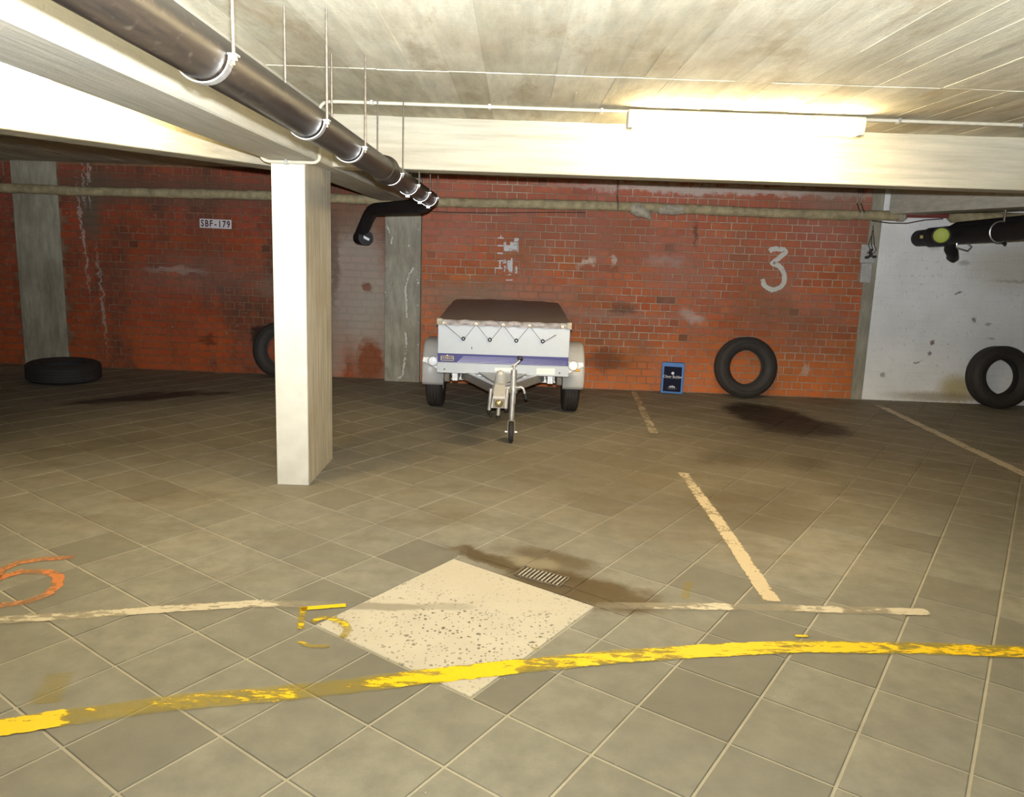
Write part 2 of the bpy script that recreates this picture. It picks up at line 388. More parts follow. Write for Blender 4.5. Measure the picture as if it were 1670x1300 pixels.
def white_mat():
    t = NT('white_wall_paint'); P = t.pos(); s_ = t.sep(P); p2 = t.comb(s_[0], s_[2])
    c = t.mix(t.mapr(t.noise(P, 2.2, 5), .35, .7), (.92, .92, .90), (.80, .80, .77))
    c = t.mix(t.mapr(t.noise(P, 30, 4), .62, .74, 0, .5), c, (.38, .35, .30))
    K = (.10, .09, .075)
    st = [(4.72, .16, .17, .13, 0, .6, .8, (.50, .40, .13)), (4.60, .06, .5, .05, 0, .6, .7, (.33, .25, .14)), (5.15, 1.46, .45, .22, 0, .6, .6, (.52, .48, .36)),
          (4.60, 1.16, .06, .018, .3, .3, .8, K), (4.80, .89, .035, .045, .5, .3, .75, K), (4.40, .63, .03, .055, -.5, .3, .85, (.16, .075, .05)), (4.39, .52, .025, .04, 0, .3, .8, K), (4.27, .42, .06, .02, .2, .4, .7, K),
          (3.93, .27, .035, .04, 0, .3, .7, (.25, .23, .2)), (4.95, .85, .05, .02, .2, .4, .5, K), (5.2, 1.3, .3, .012, 0, .4, .5, (.3, .28, .2)), (4.62, 1.47, .10, .04, 0, .5, .5, (.3, .28, .26)), (4.3, 1.62, .10, .05, 0, .5, .35, (.3, .29, .28)), (4.9, 1.75, .10, .12, 0, .5, .6, (.62, .68, .65)),
          (5.0, .70, .06, .015, 0, .4, .5, K)]
    st = [(a, b, (q * .6 if q < .2 else q), (r_ * .6 if q < .2 else r_), e, max(f, .45), g, h) if q < .11 else (a, b, q, r_, e, f, g, h) for (a, b, q, r_, e, f, g, h) in st]
    c, _ = t.stains(c, p2, st, .035, 30)
    t.bump(t.noise(P, 60, 4), .25, .003); return t.fin(c, .7)
M_WHITE = white_mat()

M_STEEL = simple('zinc_steel', (.62, .62, .60), .38, .85, .12, 40)
M_GALV = simple('galvanised_sheet', (.45, .478, .50), .5, .15, .05, 10)
M_ALU = simple('satin_aluminium', (.70, .70, .68), .35, .8, .08, 30)
M_ROD = simple('rusty_threaded_rod', (.20, .17, .13), .5, .6, .3, 60)
M_PVCB = simple('black_drain_plastic', (.016, .014, .014), .6, 0, .25, 12, 0, .25)
def pipe_mat():
    t = NT('worn_dark_drain_pipe'); P = t.pos(); q = t.mapping(P, sc=(6, .6, 6))
    n = t.noise(q, 5, 5, .6); c = t.mix(t.mapr(n, .4, .7), (.016, .013, .011), (.038, .027, .017)); c = t.mix(t.mapr(t.noise(P, 40, 3), .6, .72, 0, .5), c, (.09, .07, .05))
    return t.fin(c, t.mapr(n, .3, .7, .34, .5), 0, .4)
M_PIPE = pipe_mat()
M_RUB = simple('tyre_rubber', (.027, .022, .018), .7, 0, .3, 30)
M_RUBD = simple('dusty_tyre_rubber', (.022, .019, .019), .8, 0, .3, 14)
M_BLACK = simple('black_plastic', (.012, .012, .014), .45, 0, .2)
M_INSUL = simple('beige_pipe_lagging', (.36, .30, .17), .85, 0, .32, 14, .4)
M_INSULW = simple('torn_lagging', (.38, .34, .26), .9, 0, .3, 24, .6)
M_CONDUIT = simple('ivory_conduit', (.56, .52, .40), .5, 0, .1)
M_CREAM = simple('ivory_plastic', (.64, .60, .48), .5, 0, .1)
M_GREYBOX = simple('grey_box_plastic', (.45, .44, .41), .6, 0, .15, 30)
M_TARP = simple('brown_tarpaulin', (.15, .122, .108), .5, 0, .2, 9, .15)
M_TARPH = simple('tarpaulin_hem', (.30, .27, .26), .45, 0, .35, 22, .3)
M_CORD = simple('grey_elastic_cord', (.20, .18, .14), .7, 0, .2)
M_GUARD = simple('grey_guard_plastic', (.46, .445, .415), .4, 0, .05, 8)
M_BLUE = simple('blue_stripe_film', (.030, .028, .17), .45, 0, .08)
M_LAV = simple('pale_pinstripe', (.55, .56, .78), .4, 0, .06)
M_YEL = simple('yellow_logo_print', (.75, .62, .22), .5, 0, .1)
M_STICK = simple('paper_sticker', (.85, .82, .72), .5, 0, .04)
M_LENS = simple('white_reflector_lens', (.97, .97, .97), .3, 0, .02)
M_AMBER = simple('amber_lens', (.85, .42, .06), .25, 0, .05)
M_BOXB = simple('blue_carton', (.055, .20, .52), .45, 0, .1, 12)
M_NAVY = simple('navy_label', (.010, .011, .030), .7, 0, .1, 25, 0, .15)
M_PRINT = simple('white_print', (.80, .82, .84), .5, 0, .03)
M_REDP = simple('dull_red_paint', (.22, .045, .035), .6, 0, .2)
M_PLATE = simple('white_plate_enamel', (.70, .64, .66), .4, 0, .06, 20)
M_PLTXT = simple('dark_plate_lettering', (.055, .020, .022), .5, 0, .1)
M_LIME = simple('lime_green_cap', (.36, .43, .01), .5, 0, .08)
M_CHAR = simple('charred_plastic', (.045, .036, .034), .9, 0, .6, 60, .6)
M_GRATE = simple('worn_cast_iron', (.50, .46, .38), .5, .5, .25, 60)
M_BRASS = simple('dull_brass', (.50, .43, .26), .35, .8, .1)
M_WIRE = simple('dark_wire', (.06, .045, .035), .6, 0, .2)

def tube_mat(name, power):
    t = NT(name); e = t.n('ShaderNodeEmission'); e.inputs[0].default_value = TUBE_COLOR; e.inputs[1].default_value = power
    t.t.links.new(e.outputs[0], t.out.inputs[0]); return t.m
M_TUBE = tube_mat('lit_diffuser', TUBE_POWER); M_TUBE_L = tube_mat('lit_diffuser_left_bay', TUBE_POWER_LEFT)

def paint_mat(name, solid, film, filmamt, nscale=38, stretch=(1, 1, 1)):
    """worn floor or wall paint: solid flakes over a thin film, bare where it has gone"""
    t = NT(name); P = t.pos()
    wear = t.n('ShaderNodeAttribute', attribute_name='wear').outputs['Fac']; edge = t.n('ShaderNodeAttribute', attribute_name='edge').outputs['Fac']
    n = t.math('ADD', t.math('MULTIPLY', t.noise(t.mapping(P, sc=stretch), nscale, 5, .7), .6), t.math('MULTIPLY', t.noise(t.mapping(P, sc=stretch), nscale * .22, 3, .6), .4))
    v = t.math('ADD', t.math('MULTIPLY', t.math('SUBTRACT', n, .5), 1.8), t.math('SUBTRACT', wear, t.math('MULTIPLY', t.math('POWER', edge, 6.0), .26)))
    sol = t.mapr(v, .47, .53)
    fm = t.mapr(t.math('SUBTRACT', t.math('ADD', wear, t.math('MULTIPLY', t.math('SUBTRACT', n, .5), .8)), t.math('MULTIPLY', t.math('POWER', edge, 4.0), .22)), .0, .5, 0, filmamt)
    a = t.math('MAXIMUM', sol, fm)
    c = t.mix(sol, film, t.mix(t.noise(P, 60, 3), tuple(x * .86 for x in solid), solid))
    t.fin(c, .55)
    tr = t.n('ShaderNodeBsdfTransparent'); mx = t.n('ShaderNodeMixShader'); t.set(mx.inputs[0], a)
    t.t.links.new(tr.outputs[0], mx.inputs[1]); t.t.links.new(t.b.outputs[0], mx.inputs[2]); t.t.links.new(mx.outputs[0], t.out.inputs[0])
    return t.m
M_YPAINT = paint_mat('yellow_floor_paint', (.90, .60, .003), (.42, .32, .02), .66, 34, (.45, 1.5, 1))
M_WPAINT = paint_mat('white_floor_paint', (.60, .55, .44), (.42, .38, .29), .70, 34, (.5, 1.4, 1))
M_TPAINT = paint_mat('cream_floor_paint', (.60, .51, .35), (.36, .30, .19), .72)
M_OPAINT = paint_mat('orange_floor_paint', (.60, .22, .075), (.50, .25, .11), .62)
M_NPAINT = paint_mat('white_number_paint', (.62, .60, .52), (.42, .36, .30), .5)
M_FPAINT = paint_mat('greyish_number_paint', (.56, .54, .53), (.40, .31, .28), .8, 30)

def stroke(pts, width, wear, to3, nrm, mat, name, parent, step=.02, lift=.0009, jag=.0, z=None):
    """painted stroke following 2D pts; to3 maps 2D to world; wear: list of (t 0..1, value)"""
    P = [Vector((q[0], q[1])) for q in pts]
    L = [0]
    for i in range(1, len(P)): L.append(L[-1] + (P[i] - P[i - 1]).length)
    n = max(2, int(L[-1] / step) + 1); wf = width if callable(width) else (lambda t: width)
    def at(d):
        for i in range(1, len(P)):
            if d <= L[i] + 1e-9: f = (d - L[i - 1]) / max(1e-9, L[i] - L[i - 1]); return P[i - 1].lerp(P[i], f)
        return P[-1]
    def wv(t):
        if not isinstance(wear, (list, tuple)): return wear
        for i in range(1, len(wear)):
            if t <= wear[i][0]: a, b = wear[i - 1], wear[i]; f = (t - a[0]) / max(1e-9, b[0] - a[0]); return a[1] + (b[1] - a[1]) * f
        return wear[-1][1]
    vs, W, E_, F = [], [], [], []
    K = 5
    for i in range(n):
        t = i / (n - 1); d = t * L[-1]; c = at(d); a = at(max(0, d - step * 1.2)); b = at(min(L[-1], d + step * 1.2)); tg = (b - a).normalized(); nn = Vector((-tg.y, tg.x))
        jw = random.uniform(-jag, jag)
        for k in range(K):
            s_ = -1 + 2 * k / (K - 1); q = c + nn * (s_ * wf(t) / 2 + jw)
            vs.append(to3(q.x, q.y) + nrm * lift); W.append(wv(t)); E_.append(max(abs(s_), 1.0 if i in (0, n - 1) else 0))
    for i in range(n - 1):
        for k in range(K - 1): F.append((i * K + k, i * K + k + 1, (i + 1) * K + k + 1, (i + 1) * K + k))
    mb = MB(); mb.add(vs, F); o = build(mb, name, mat, parent)
    for nm, dat in (('wear', W), ('edge', E_)):
        at_ = o.data.attributes.new(nm, 'FLOAT', 'POINT'); at_.data.foreach_set('value', dat)
    return o
ZV = Vector((0, 0, 1))
F3 = lambda x, y: Vector((x, y, 0))

# ------------------------------------------------------------------ room shell
CEIL = 2.21
mb = MB(); mb.box(-7, 7, -4, 8.75, -.15, -.004); floor = struct(build(mb, 'floor', M_GROUT))
mb = MB(); mb.box(-7, 7, -4, 8.75, CEIL, CEIL + .2); ceiling = struct(build(mb, 'ceiling', M_CEIL))
mb = MB(); mb.box(-7.2, -7, -4, 8.75, -.15, CEIL + .2); struct(build(mb, 'wall_left', M_WALLC))
mb = MB(); mb.box(7, 7.2, -4, 8.75, -.15, CEIL + .2); struct(build(mb, 'wall_right', M_WALLC))
mb = MB(); mb.box(-7.2, 7.2, -4.2, -4, -.15, CEIL + .2); struct(build(mb, 'wall_front', M_WALLC))

# floor tiles ---------------------------------------------------------------
SA0, SA1, SB0, SB1 = 2.0, 4.72, 1.0, 3.52      # the stone slab in grid units
J = .0049
cells = []
for a in range(-24, 40):
    for b in range(-24, 40):
        r = [a * PA, (a + 1) * PA, b * PB, (b + 1) * PB]
        if 2 <= a < 5 and 1 <= b < 4:
            if b == 3: cells.append((r[0], min(r[1], SA1 * PA), SB1 * PB, r[3]))
            if a == 4: cells.append((SA1 * PA, r[1], r[2], r[3]))
            continue
        cells.append(tuple(r))
def cell_c(c): return GO + DA * ((c[0] + c[1]) / 2) + DB * ((c[2] + c[3]) / 2)
keep = []
for c in cells:
    q = cell_c(c)
    if not (-6.6 < q.x < 6.6 and -3.6 < q.y < 8.35): continue
    u, v, z = proj(q); area = (c[1] - c[0]) * (c[3] - c[2]) * (CAM_H / (q - CAMLOC).length ** 3)
    vis = (-90 < u < 1760 and 560 < v < 1400)
    keep.append((area if vis else 0, c))
keep.sort(key=lambda t: -t[0])
ANG = math.atan2(DA.y, DA.x)
meshes = {}
def tile_mesh(la, lb, key):
    if key not in meshes:
        mb = MB(); h = .004; ch = .0025
        x, y = la / 2, lb / 2
        mb.add([(-x,-y,-h),(x,-y,-h),(x,y,-h),(-x,y,-h),(-x,-y,-ch*.6),(x,-y,-ch*.6),(x,y,-ch*.6),(-x,y,-ch*.6),(-x+ch,-y+ch,0),(x-ch,-y+ch,0),(x-ch,y-ch,0),(-x+ch,y-ch,0)],
               [(0,1,5,4),(1,2,6,5),(2,3,7,6),(3,0,4,7),(4,5,9,8),(5,6,10,9),(6,7,11,10),(7,4,8,11),(8,9,10,11)])
        me = mb.mesh('floor_tile'); me.materials.append(M_TILE); meshes[key] = me
    return meshes[key]
rest = MB()
for i, (ar, c) in enumerate(keep):
    la, lb = c[1] - c[0] - 2 * J, c[3] - c[2] - 2 * J
    if la < .02 or lb < .02: continue
    q = cell_c(c); q.z = random.uniform(-.0007, .0004)
    if i < 300 and ar > 0:
        o = local(tile_mesh(la, lb, (round(la, 4), round(lb, 4))), 'floor_tile', floor, q, ANG)
        o.rotation_euler = (random.uniform(-.0012, .0012), random.uniform(-.0012, .0012), ANG + random.uniform(-.004, .004))
    else:
        x, y = la / 2, lb / 2; ex, ey = DA, -DB
        vs = [q + ex * sx * x + ey * sy * y + ZV * hz for hz in (-.004, 0) for sx, sy in ((-1,-1),(1,-1),(1,1),(-1,1))]
        rest.add(vs, [(0,1,5,4),(1,2,6,5),(2,3,7,6),(3,0,4,7),(4,5,6,7)])
o = build(rest, 'far_floor_tiles', M_TILE, floor); o['kind'] = 'stuff'
mb = MB(); sc_ = GO + DA * ((SA0 + SA1) / 2 * PA) + DB * ((SB0 + SB1) / 2 * PB)
mb.rbox(-(SA1 - SA0) * PA / 2 + .004, (SA1 - SA0) * PA / 2 - .004, -(SB1 - SB0) * PB / 2 + .004, (SB1 - SB0) * PB / 2 - .004, -.03, .0015, .003, axes(sc_, DA, -DB, ZV))
o = build(mb, 'stone_slab', M_SLAB, floor); o['label'] = 'pale washed-pebble slab let into the tiles'

# painted lines and numbers on the floor -------------------------------------
fp = lambda pts: [tuple(at_z(u, v, 0)[:2]) for u, v in pts]
YL = fp([(-60, 1200), (0, 1188), (100, 1172), (300, 1145), (500, 1128), (690, 1105), (850, 1087), (1000, 1072), (1140, 1063), (1300, 1055), (1500, 1058), (1670, 1064), (1740, 1068)])
o = stroke(YL, .092, [(0, .62), (.05, .72), (.062, .70), (.072, .36), (.12, .36), (.15, .46), (.17, .48), (.20, .38), (.245, .46), (.26, .28), (.29, .34), (.325, .46), (.345, .58), (.37, .68), (.44, .68), (.455, .46), (.50, .56), (.53, .54), (.56, .48), (.60, .50), (.62, .68), (.69, .66), (.71, .52), (.78, .58), (.83, .48), (.9, .55), (1, .55)], F3, ZV, M_YPAINT, 'yellow_line', floor, lift=.0026, jag=.003)
stroke([YL[-1], (3.2, 2.70), (5.2, 2.72)], .092, [(0, .55), (.4, .5), (1, .58)], F3, ZV, M_YPAINT, 'yellow_line', floor, lift=.0026, jag=.003)
stroke([(-4.6, .95), (-2.6, 1.62), YL[0]], .092, [(0, .5), (.5, .42), (1, .62)], F3, ZV, M_YPAINT, 'yellow_line', floor, lift=.0026, jag=.003)
WL = fp([(-40, 1016), (0, 1012), (150, 1003), (250, 995), (420, 985), (560, 988), (700, 990), (960, 988), (1180, 990), (1360, 995), (1515, 999)])
stroke(WL, .066, [(0, .42), (.05, .52), (.1, .52), (.13, .56), (.16, .64), (.20, .62), (.225, .58), (.25, .62), (.275, .60), (.29, .40), (.345, .22), (.36, -.4), (.60, -.4), (.63, .22), (.70, .34), (.74, .42), (.75, .62), (.775, .62), (.785, .2), (.82, .3), (.86, .5), (.90, .60), (.91, .35), (.95, .42), (.965, .58), (1, .60)], F3, ZV, M_WPAINT, 'white_line', floor, lift=.0022, jag=.003)
stroke([(1.178, 4.93), (1.172, 4.0), (1.146, 3.03)], .078, [(0, .66), (.03, .48), (.2, .55), (.6, .66), (1, .66)], F3, ZV, M_TPAINT, 'bay_line', floor, lift=.0022, jag=.002)
stroke([(1.30, 7.92), (1.18, 6.05)], .085, [(0, .45), (.7, .5), (1, .55)], F3, ZV, M_TPAINT, 'bay_line', floor, lift=.0022)
stroke([(3.78, 7.72), (3.72, 6.6), (3.66, 5.2), (3.60, 3.4)], .10, [(0, .4), (.1, .6), (1, .66)], F3, ZV, M_TPAINT, 'bay_line', floor, lift=.0022)
stroke(fp([(690, 690), (620, 705)]), .05, .35, F3, ZV, M_TPAINT, 'bay_line', floor, lift=.0022)
# faded yellow 5 beside the slab
for pts, wd, wr in (([(489, 994), (564, 988)], .030, .80), ([(496, 990), (492, 1008), (490, 1027)], .03, .40), ([(508, 1016), (522, 1009), (536, 1008)], .03, .42), ([(536, 1008), (560, 1016), (568, 1028), (558, 1042)], .035, .40), ([(486, 1047), (505, 1055), (538, 1055)], .022, .42),
                    ([(100, 1098), (88, 1120), (72, 1150)], .10, .20), ([(1124, 950), (1116, 978)], .04, .22), ([(1295, 1038), (1320, 1038)], .018, .55), ([(868, 1058), (880, 1060)], .02, .3)):
    stroke(fp(pts), wd, wr, F3, ZV, M_YPAINT, 'faded_yellow_mark', floor, lift=.0030, step=.012)
for pts in ([(-10, 945), (2, 930), (30, 918), (75, 912), (122, 909)], [(-30, 962), (0, 943), (35, 933), (75, 933), (95, 940), (94, 955), (78, 970), (45, 982), (5, 988), (-30, 988)]):
    stroke(fp(pts), .050, [(0, .56), (.6, .53), (1, .40)], F3, ZV, M_OPAINT, 'faded_orange_number', floor, lift=.0026, step=.012)

# ceiling boards -------------------------------------------------------------
x = -6.9; k = 0
rows_ = [(1.2, 3.47), (3.49, 4.69), (-.6, 1.18), (4.9, 6.4), (6.42, 8.0)]
ceil_rest = MB()
while x < 6.9:
    wd = random.choice((.118, .138, .148, .160))
    for (y0, y1) in rows_:
        sh = random.uniform(-.04, .04) if y0 < 4.6 else 0
        if x < -1.0 or y0 > 4.8 or y0 < 1:
            ceil_rest.box(x + .001, x + wd - .001, y0, y1 - .006, CEIL - .002 - random.uniform(0, .002), CEIL + .01)
        else:
            ja, jb = random.uniform(0, .012), random.uniform(0, .012); hz = CEIL - .002 - random.uniform(0, .003)
            mb = MB(); mb.box(x + .0004, x + wd - .0004, y0 + ja, y1 + .012 - jb, hz, CEIL + .01)
            if random.random() < .4: mb.box(x + wd - .0025, x + wd + .001, y0 + random.uniform(.05, .7), y1 - random.uniform(.05, .6), hz - .002, CEIL)
            build(mb, 'board_imprint', M_CEIL, ceiling, origin=(x + wd / 2, (y0 + y1) / 2, CEIL))
    x += wd
o = build(ceil_rest, 'far_board_imprints', M_CEIL, ceiling); o['kind'] = 'stuff'

# beams and column -----------------------------------------------------------
BZ = 1.90
mb = MB(); mb.rbox(-1.42, -1.125, -4, 7.95, BZ, CEIL + .02, .006); struct(build(mb, 'ceiling_beam', M_BEAM_Y))
mb = MB(); mb.rbox(-1.16, 7.0, 4.70, 4.90, BZ + .004, CEIL + .02, .005); struct(build(mb, 'ceiling_beam', M_BEAM_X))
d = Vector((.79, 1.26, 0)).normalized(); nrm = Vector((d.y, -d.x, 0))
Mx = axes((-1.40, 4.99, 0), d, -nrm, ZV)
mb = MB(); mb.rbox(-6.2, .12, 0, .22, BZ + .004, CEIL + .02, .005, Mx); struct(build(mb, 'ceiling_beam', M_BEAM_X))
dr = Vector((.353, -1.568, 0)).normalized(); nr = Vector((-dr.y, dr.x, 0))
Mr = axes((3.73, 7.99, 0), dr, nr, ZV)
mb = MB(); mb.rbox(.13, 3.15, 0, .30, 1.933, CEIL + .02, .005, Mr); struct(build(mb, 'ceiling_beam', M_BEAM_Y))
mb = MB(); mb.rbox(-1.400, -1.208, 4.39, 4.99, -.01, BZ + .01, .006); colm = struct(build(mb, 'concrete_column', M_COL))
mb = MB(); mb.rbox(-1.3985, -1.2095, 4.3855, 4.40, .0, BZ, .003); build(mb, 'painted_face', M_COLW, colm)

# rear walls -----------------------------------------------------------------
CH, ST, HD, JB = .0782, .2075, .10375, .0105
def brick_mesh(L, H, mat, key, depth=.007):
    if key in meshes: return meshes[key]
    mb = MB(); x, z = L / 2, H / 2; c = .0028
    mb.add([(-x,0,-z),(x,0,-z),(x,0,z),(-x,0,z),(-x+c*.4,-depth*.55,-z+c*.4),(x-c*.4,-depth*.55,-z+c*.4),(x-c*.4,-depth*.55,z-c*.4),(-x+c*.4,-depth*.55,z-c*.4),(-x+c,-depth,-z+c),(x-c,-depth,-z+c),(x-c,-depth,z-c),(-x+c,-depth,z-c)],
           [(0,1,5,4),(1,2,6,5),(2,3,7,6),(3,0,4,7),(4,5,9,8),(5,6,10,9),(6,7,11,10),(7,4,8,11),(8,9,10,11)])
    me = mb.mesh('brick'); me.materials.append(mat); meshes[key] = me; return me
def brick_wall(name, org, yaw, x0, x1, z1, mb_mat, br_mat, depth, skip=lambda x, z: False, hide=lambda u, v: False, x0b=None, jz=JB):
    """wall with local x along it and the room on local -y; English bond"""
    ex = Vector((math.cos(yaw), math.sin(yaw), 0)); ey = Vector((-ex.y, ex.x, 0)); O = Vector(org)
    mb = MB(); mb.box(x0, x1, 0, .25, -.1, z1)
    me = mb.mesh(name); me.materials.append(mb_mat)
    wl = bpy.data.objects.new(name, me); COL.objects.link(wl); wl.location = O; wl.rotation_euler = (0, 0, yaw); struct(wl)
    pcs = []; n = int(z1 / CH) + 1
    for r in range(n):
        z = r * CH + CH / 2
        if z + CH / 2 > z1: break
        L = ST if r % 2 == 0 else HD
        x = x0 + (0 if r % 2 == 0 else -HD / 2) + (ST / 2 if r % 4 == 2 else 0) - ST
        while x < x1:
            a, b = max(x, x0), min(x + L, x1); x += L
            if b - a < .04 or skip((a + b) / 2, z): continue
            pcs.append(((a + b) / 2, z, b - a - jz))
    sc = []
    for (x, z, l) in pcs:
        q = O + ex * x + ZV * z; u, v, zz = proj(q)
        vis = -5 < u < 1675 and 200 < v < 700 and not hide(u, v)
        sc.append(((l / (q - CAMLOC).length) if vis else 0, x, z, l))
    sc.sort(key=lambda t: -t[0])
    rs = MB()
    for i, (s_, x, z, l) in enumerate(sc):
        h = CH - jz; dy = random.uniform(-.0015, .0015)
        if i < 300 and s_ > 0:
            o = local(brick_mesh(round(l, 3), h, br_mat, (br_mat.name, round(l, 3)), depth), 'brick', wl, (x + random.uniform(-.001, .001), dy, z + random.uniform(-.001, .001)))
            o.rotation_euler = (0, random.uniform(-.006, .006), 0)
        else:
            X, Z, c = l / 2, h / 2, .0028
            rs.add([(x-X,0,z-Z),(x+X,0,z-Z),(x+X,0,z+Z),(x-X,0,z+Z),(x-X+c,dy-depth,z-Z+c),(x+X-c,dy-depth,z-Z+c),(x+X-c,dy-depth,z+Z-c),(x-X+c,dy-depth,z+Z-c)], [(0,1,5,4),(1,2,6,5),(2,3,7,6),(3,0,4,7),(4,5,6,7)])
    if rs.v:
        me = rs.mesh('further_bricks'); me.materials.append(br_mat); o = local(me, 'further_bricks', wl); o['kind'] = 'stuff'
    def to3(x, z): return O + ex * x + ZV * z - ey * depth
    return wl, to3, ex, -ey, O
YAW = math.atan(-.03)
trailer_hide = lambda u, v: 690 < u < 950 and v > 492
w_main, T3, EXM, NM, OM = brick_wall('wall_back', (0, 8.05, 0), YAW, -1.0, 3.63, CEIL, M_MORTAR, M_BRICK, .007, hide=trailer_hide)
w_white, T3w, _, _, _ = brick_wall('wall_back_right', (0, 8.05, 0), YAW, 3.74, 6.95, CEIL, M_WHITE, M_WHITE, .0025, jz=.008)
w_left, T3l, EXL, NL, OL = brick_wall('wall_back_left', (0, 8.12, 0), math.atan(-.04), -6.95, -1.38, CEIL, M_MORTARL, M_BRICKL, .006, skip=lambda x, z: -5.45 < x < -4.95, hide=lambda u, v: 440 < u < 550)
def wall_pos(x, off=0.0): return OM + EXM * x + NM * off
# concrete piers in the rear wall
def pier(x0, x1, O, EX, N, proud, name, mat, z0=-.01, z1=CEIL, taper=0.0):
    mb = MB(); mt = axes(O, EX, -N, ZV); mb.rbox(x0, x1, -proud, .1, z0, z1, .006, mt); return struct(build(mb, name, mat))
pr1 = pier(-1.385, -1.005, OM, EXM, NM, .030, 'wall_pier', M_PIER)
pier(3.615, 3.735, OM, EXM, NM, .020, 'wall_pier', M_PIER)
pier(-5.45, -4.95, OL, EXL, NL, .025, 'wall_pier', M_PIER)

# painted numbers on the rear wall -------------------------------------------
def wall2d(u, v, O, N):
    dd = ray(u, v); t = (O - CAMLOC).dot(N) / dd.dot(N); return CAMLOC + dd * t
def wp(pts, EX=EXM, N=NM, O=OM):
    res = []
    for u, v in pts:
        q = wall2d(u, v, O + N * .008, N) - O; res.append((q.dot(EX), q.z))
    return res
s3 = [(370, 795), (400, 772), (440, 763), (500, 768), (545, 778), (560, 802), (520, 840), (460, 890), (400, 935), (440, 948), (480, 965), (520, 1005), (542, 1060), (545, 1110), (535, 1165), (500, 1210), (450, 1238), (400, 1243), (345, 1220), (305, 1180), (290, 1115)]
stroke(wp([(1200 + a / 7.222, 300 + b / 7.222) for a, b in s3]), .052, .70, T3, NM, M_NPAINT, 'painted_number', w_main, step=.008, lift=.0028)
c8 = lambda l: wp([(780 + a / 9.278, 360 + b / 9.278) for a, b in l])
for pts, wd, wr in (([(340, 225), (335, 400), (325, 570)], .056, .60), ([(360, 395), (600, 385)], .095, .56), ([(545, 285), (612, 300)], .04, .6), ([(285, 640), (420, 610)], .04, .55), ([(305, 670), (305, 795)], .070, .68), ([(478, 565), (478, 785)], .055, .58), ([(410, 680), (410, 780)], .03, .42), ([(575, 690), (575, 800)], .022, .48), ([(380, 900), (520, 898)], .012, .62), ([(430, 820), (500, 815)], .012, .5), ([(600, 300), (598, 480)], .015, .45)):
    stroke(c8(pts), wd * 1.1, wr + .08, T3, NM, M_FPAINT, 'painted_number_remains', w_main, step=.006, lift=.0028)

PT3 = lambda x, z: OM + EXM * x + ZV * z + NM * .030
c4 = lambda l: wp([(540 + a / 3.611, 280 + b / 3.611) for a, b in l])
for pts, wd, wr in (([(492, 562), (465, 600), (447, 650), (440, 700), (446, 770), (447, 865)], .022, .60), ([(440, 945), (447, 1020), (438, 1090), (430, 1150), (424, 1215)], .024, .58), ([(395, 1215), (430, 1205)], .03, .55), ([(325, 305), (345, 355), (360, 385), (356, 430)], .020, .58), ([(345, 645), (370, 668)], .025, .56), ([(465, 410), (462, 450)], .03, .5), ([(325, 1150), (350, 1215)], .05, .30), ([(515, 300), (512, 700), (516, 1200)], .03, .38), ([(330, 560), (318, 640), (335, 760)], .03, .36)):
    stroke(c4(pts), wd, wr, PT3, NM, M_NPAINT, 'lime_streak', pr1, step=.01, lift=.001, jag=.004)

# ------------------------------------------------------------------ drain grate
gl = at_z(838, 938, 0); gr = at_z(913, 958, 0); gd = (gr - gl).normalized(); gn = Vector((-gd.y, gd.x, 0)); GL = (gr - gl).length
gt = thing('drain_grate', 'small worn metal drain grate in the wet patch beside the pale slab', 'drain grate', gl + gd * GL / 2)
mt = axes(gl, gd, gn, ZV)
mb = MB(); mb.box(0, GL, -.004, .006, -.004, .004, mt); mb.box(0, GL, .104, .112, -.004, .004, mt); mb.box(-.002, .008, 0, .108, -.004, .004, mt); mb.box(GL - .008, GL + .002, 0, .108, -.004, .004, mt); build(mb, 'frame', M_ROD, gt)
mb = MB(); mb.box(.004, GL - .004, .004, .106, -.004, .0012, mt); build(mb, 'sump', M_BLACK, gt)
for i in range(11):
    mb = MB(); x = .02 + i * (GL - .04) / 10; mb.box(x - .0042, x + .0042, .010, .102, .001, .0042, mt @ Matrix.Shear('XY', 4, (0.0, 0.0)) if False else mt); build(mb, 'bar', M_GRATE, gt)

# ------------------------------------------------------------------ suspended drain pipe
px, pz, sx_, sz_, PR = -.752, 1.884, .0125, -.012, .058
def pa(y): return Vector((px + sx_ * y, y, pz + sz_ * y))
dp = thing('drain_pipe', 'long dark drain pipe hung under the ceiling from steel straps left of centre', 'pipe', pa(4))
mb = MB(); ys = [-3.9 + i * .45 for i in range(23)]; ys = [y for y in ys if y < 6.0]; mb.tube([pa(y) for y in ys] + [pa(6.0)], PR, 32); build(mb, 'pipe', M_PIPE, dp)
mb = MB()
mb.tube([pa(3.98), pa(4.0), pa(4.02), pa(4.06), pa(4.07), pa(4.09), pa(4.10), pa(4.13), pa(4.15)], [PR + .001, PR + .010, PR + .012, PR + .012, PR + .016, PR + .016, PR + .012, PR + .012, PR + .001], 32); build(mb, 'socket', M_PIPE, dp)
def elbow_path(p0, p1, p2, r, n=7):
    a = (p0 - p1).normalized(); b = (p2 - p1).normalized(); s_ = p1 + a * r; e = p1 + b * r
    return [s_.lerp(p1, t).lerp(p1.lerp(e, t), t) for t in [i / n for i in range(n + 1)]]
e0 = pa(6.0); 
q1 = at_y(690, 336, 6.20); q2 = at_y(606, 342, 7.30); q3 = at_y(586, 388, 7.65)
path = [pa(5.95)] + elbow_path(pa(5.95), q1, q2, .09) + elbow_path(q1, q2, q3, .14) + [q3]
mb = MB(); mb.tube(path, .060, 24); br = build(mb, 'branch', M_PVCB, dp)
cpc = at_y(598, 388, 7.56)
